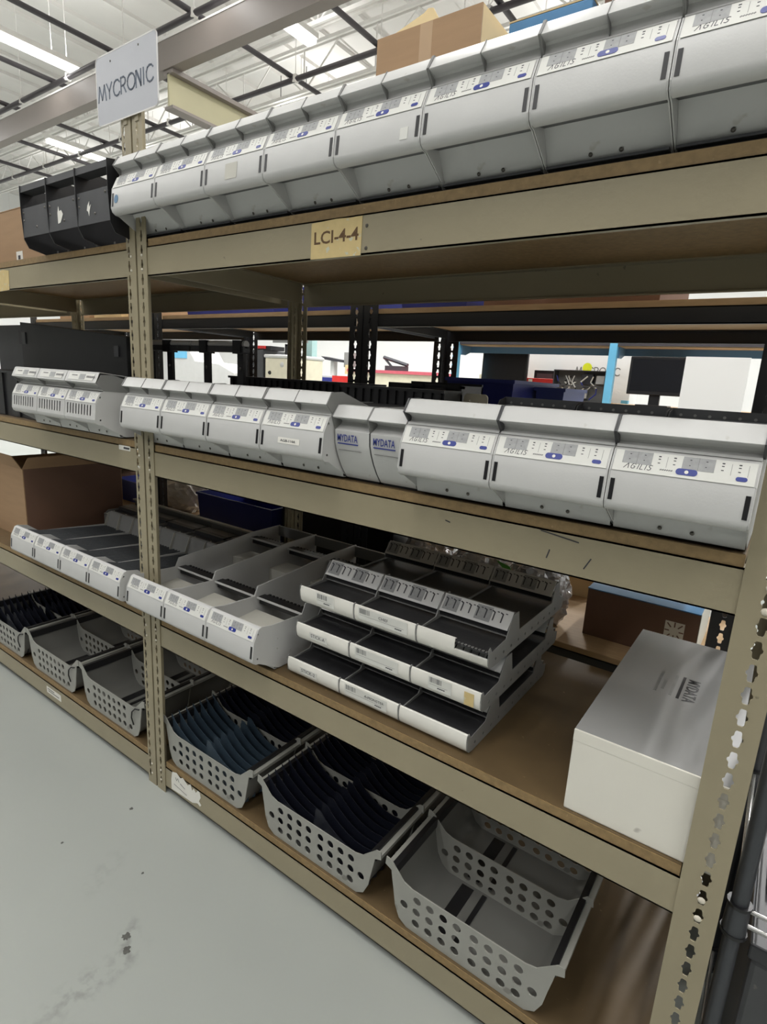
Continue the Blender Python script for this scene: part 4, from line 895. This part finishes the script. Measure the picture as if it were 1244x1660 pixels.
tp = tag(obj('teal_post', MB().box((-5.08, 6.0, 0), (-4.92, 6.12, 4.6), 'teal')), 'pale teal steel column beyond the racks', 'column')
dc = thing('dark_cabinet', 'dark grey cabinet with red topped cases far behind', 'cabinet', (-5.33, 5.0, 0))
obj('cabinet_body', MB().box((0, 0, 0), (.36, .5, 1.80), 'dark'), dc, bevel=.006); obj('case_lid', MB().box((.0, .02, 1.80), (.5, .3, 1.86), 'black').box((.08, .0, 1.80), (.22, .02, 1.84), 'white').box((.24, .0, 1.82), (.40, .02, 1.86), 'red'), dc)
bm_ = thing('beige_machine', 'cream metal machine with a rounded lid far behind', 'machine', (-4.92, 5.0, 0))
obj('machine_body', MB().box((0, 0, 0), (.60, .6, 1.69), 'beige'), bm_, bevel=.01); obj('machine_lid', MB().box((-.02, -.02, 1.69), (.62, .62, 1.74), 'coat'), bm_, bevel=.02)
obj('knob', MB().dome((.10, 0, 1.48), (0, -1, 0), .03, .03, 'black'), bm_); obj('dial', MB().dome((.35, 0, 1.6), (0, -1, 0), .04, .02, 'coat'), bm_)
obj('lever', MB().box((.20, .2, 1.74), (.24, .22, 1.90), 'black').box((.27, .2, 1.74), (.30, .22, 1.90), 'black').box((.2, .2, 1.87), (.3, .22, 1.90), 'black'), bm_)
ov = thing('overhead_sign', 'dark rectangular sign panel hanging over the far machines', 'sign', (-5.4, 5.6, 1.95))
obj('sign_panel', MB().box((0, 0, 0), (.75, .02, .12), 'coatd'), ov); obj('hanging_rod', MB().tube((.1, .01, .12), (.1, .01, 3.7), .006, 'dark', 6).tube((.6, .01, .12), (.6, .01, 3.7), .006, 'dark', 6), ov)
def counter(x0, x1, y, lab, m='beige', h=1.50):
    t = thing('work_counter', lab, 'counter', (x0, y, 0)); obj('counter_top', MB().box((0, 0, h), (x1 - x0, .6, h + .05), 'pink' if m == 'pink' else 'coat'), t); obj('counter_body', MB().box((.03, .03, 0), (x1 - x0 - .03, .57, h), 'beige'), t); return t
counter(-5.0, -3.2, 7.0, 'long cream counter with pink top by the far wall', 'pink', 1.58)
cl = thing('desk_lamp', 'dark articulated arm lamp on the pink topped counter', 'lamp', (-4.1, 7.2, 1.63))
obj('arm', MB().tube((0, 0, 0), (-.25, 0, .22), .02, 'ink', 8).tube((-.25, 0, .22), (.25, 0, .10), .03, 'ink', 8), cl); obj('base', MB().box((-.15, -.1, 0), (.2, .1, .08), 'ink'), cl)
mc = thing('milling_machine', 'grey machine with a sloped arm and green head by the far wall', 'machine', (-5.9, 7.2, 0))
obj('machine_body', MB().box((0, 0, 0), (.9, .6, 1.50), 'coat'), mc, bevel=.01); obj('machine_arm', MB().plate([(0, 0), (.5, -.06), (.5, -.1), (.1, -.06)], .2, lambda u, v, w: (.1 + u, w, 1.84 + v), 'ink').box((.30, .05, 1.5), (.38, .15, 1.78), 'coat'), mc); obj('machine_head', MB().box((.62, .05, 1.66), (.80, .2, 1.92), 'coatd').box((.66, .04, 1.54), (.74, .05, 1.7), 'yell').tube((.7, .1, 1.5), (.7, .1, 1.66), .02, 'coatd', 8), mc)
obj('side_tray', MB().box((.0, -.01, 1.34), (.4, 0, 1.46), 'bbin').box((.4, -.01, 1.34), (.9, 0, 1.5), 'red'), mc)
vm = thing('grey_vehicle_machine', 'low grey machine with a blue window seen through the rail frame', 'machine', (-10.2, 7.0, 0))
obj('machine_body', MB().plate([(0, 0), (2.2, 0), (2.2, 1.45), (1.7, 1.62), (.9, 1.66), (.7, 1.9), (0, 1.9)], .8, lambda u, v, w: (u, w, v), 'coat'), vm, bevel=.02); obj('window', MB().box((.1, -.01, 1.70), (.62, 0, 1.86), 'sky'), vm)

# ------------------------------------------------------------------ wire rack at the right edge
wr = thing('wire_rack', 'dark pole wire shelving rack at the right photo edge', 'rack', (1.632, .035, 0))
def pole(px, py):
    o = obj('pole', MB().tube((px, py, .02), (px, py, 1.9), .0135, 'polegrey', 16), wr, smooth=50)
    for zz in (.06, .575, 1.35):
        k = MB(); k.tube((px, py, zz - .02), (px, py, zz + .035), .019, 'polegrey', 14, .0175); k.tube((px, py, zz - .024), (px, py, zz - .018), .021, 'black', 14); k.tube((px, py, zz + .034), (px, py, zz + .040), .0195, 'black', 14)
        obj('collar', k, wr, smooth=50)
for px, py in ((0, .0), (0, .45), (1.2, 0), (1.2, .45)): pole(px, py)
for zz in (.06, .575, 1.35):
    k = MB()
    for yy in (0, .45): k.tube((0.015, yy, zz + .03), (1.19, yy, zz + .03), .004, 'chrome', 8); k.tube((.015, yy, zz), (1.19, yy, zz), .004, 'chrome', 8)
    for xx in (0, 1.2): k.tube((xx, .01, zz + .03), (xx, .44, zz + .03), .004, 'chrome', 8); k.tube((xx, .01, zz), (xx, .44, zz), .004, 'chrome', 8)
    for i in range(46): xx = .02 + i * .0255; k.tube((xx, .0, zz + .034), (xx, .45, zz + .034), .0018, 'polegrey', 5)
    obj('wire_shelf', k, wr, smooth=50)
tag(obj('foam_sheet', MB().box((1.68, .20, .535), (2.6, .46, .560), 'white'), bevel=.004), 'bright white foam sheet lying under the wire shelf at the right edge', 'sheet')
dgb = thing('storage_box', 'dark grey box on the bottom of the wire rack, right photo edge', 'box', (1.665, .055, .10))
obj('box_body', MB().box((0, 0, 0), (.95, .40, .40), 'dark'), dgb, bevel=.01); obj('box_lid', MB().box((-.005, -.005, .40), (.955, .405, .432), 'blacks'), dgb, bevel=.004)
dgb2 = thing('equipment_case', 'dark equipment case standing behind the wire rack', 'case', (1.62, .60, 0))
obj('case_body', MB().box((0, 0, 0), (1.1, .35, .62), 'blacks'), dgb2, bevel=.01); obj('case_latch', MB().box((.2, -.006, .4), (.28, 0, .47), 'chrome'), dgb2)

# ------------------------------------------------------------------ floor marks
def blob(c, r, seed, ax=1.0, rot=0, n=18):
    random.seed(seed); o = []
    for i in range(n):
        a = 2 * math.pi * i / n; rr = r * random.uniform(.6, 1.25); x = math.cos(a) * rr * ax; y = math.sin(a) * rr
        o.append((c[0] + x * math.cos(rot) - y * math.sin(rot), c[1] + x * math.sin(rot) + y * math.cos(rot)))
    return o
fl = lambda u, v, w: (u, v, .0004 + w)
for c, r, sd, lab in (((.383, -.375), .011, 1, 'small dark oil spot on the grey floor, upper of two'), ((.417, -.394), .010, 2, 'small dark oil spot on the grey floor, lower of two'),
                      ((-.02, -.12), .006, 20, 'dark speck on the floor beside the shelving post foot'), ((.24, -.24), .004, 21, 'tiny dark speck between the oil spots and the torn label'), ((-.05, -.33), .004, 22, 'tiny dark speck left of the oil spots')):
    tag(obj('floor_spot', MB().plate(blob(c, r, sd), .0004, fl, 'stain')), lab, 'stain')
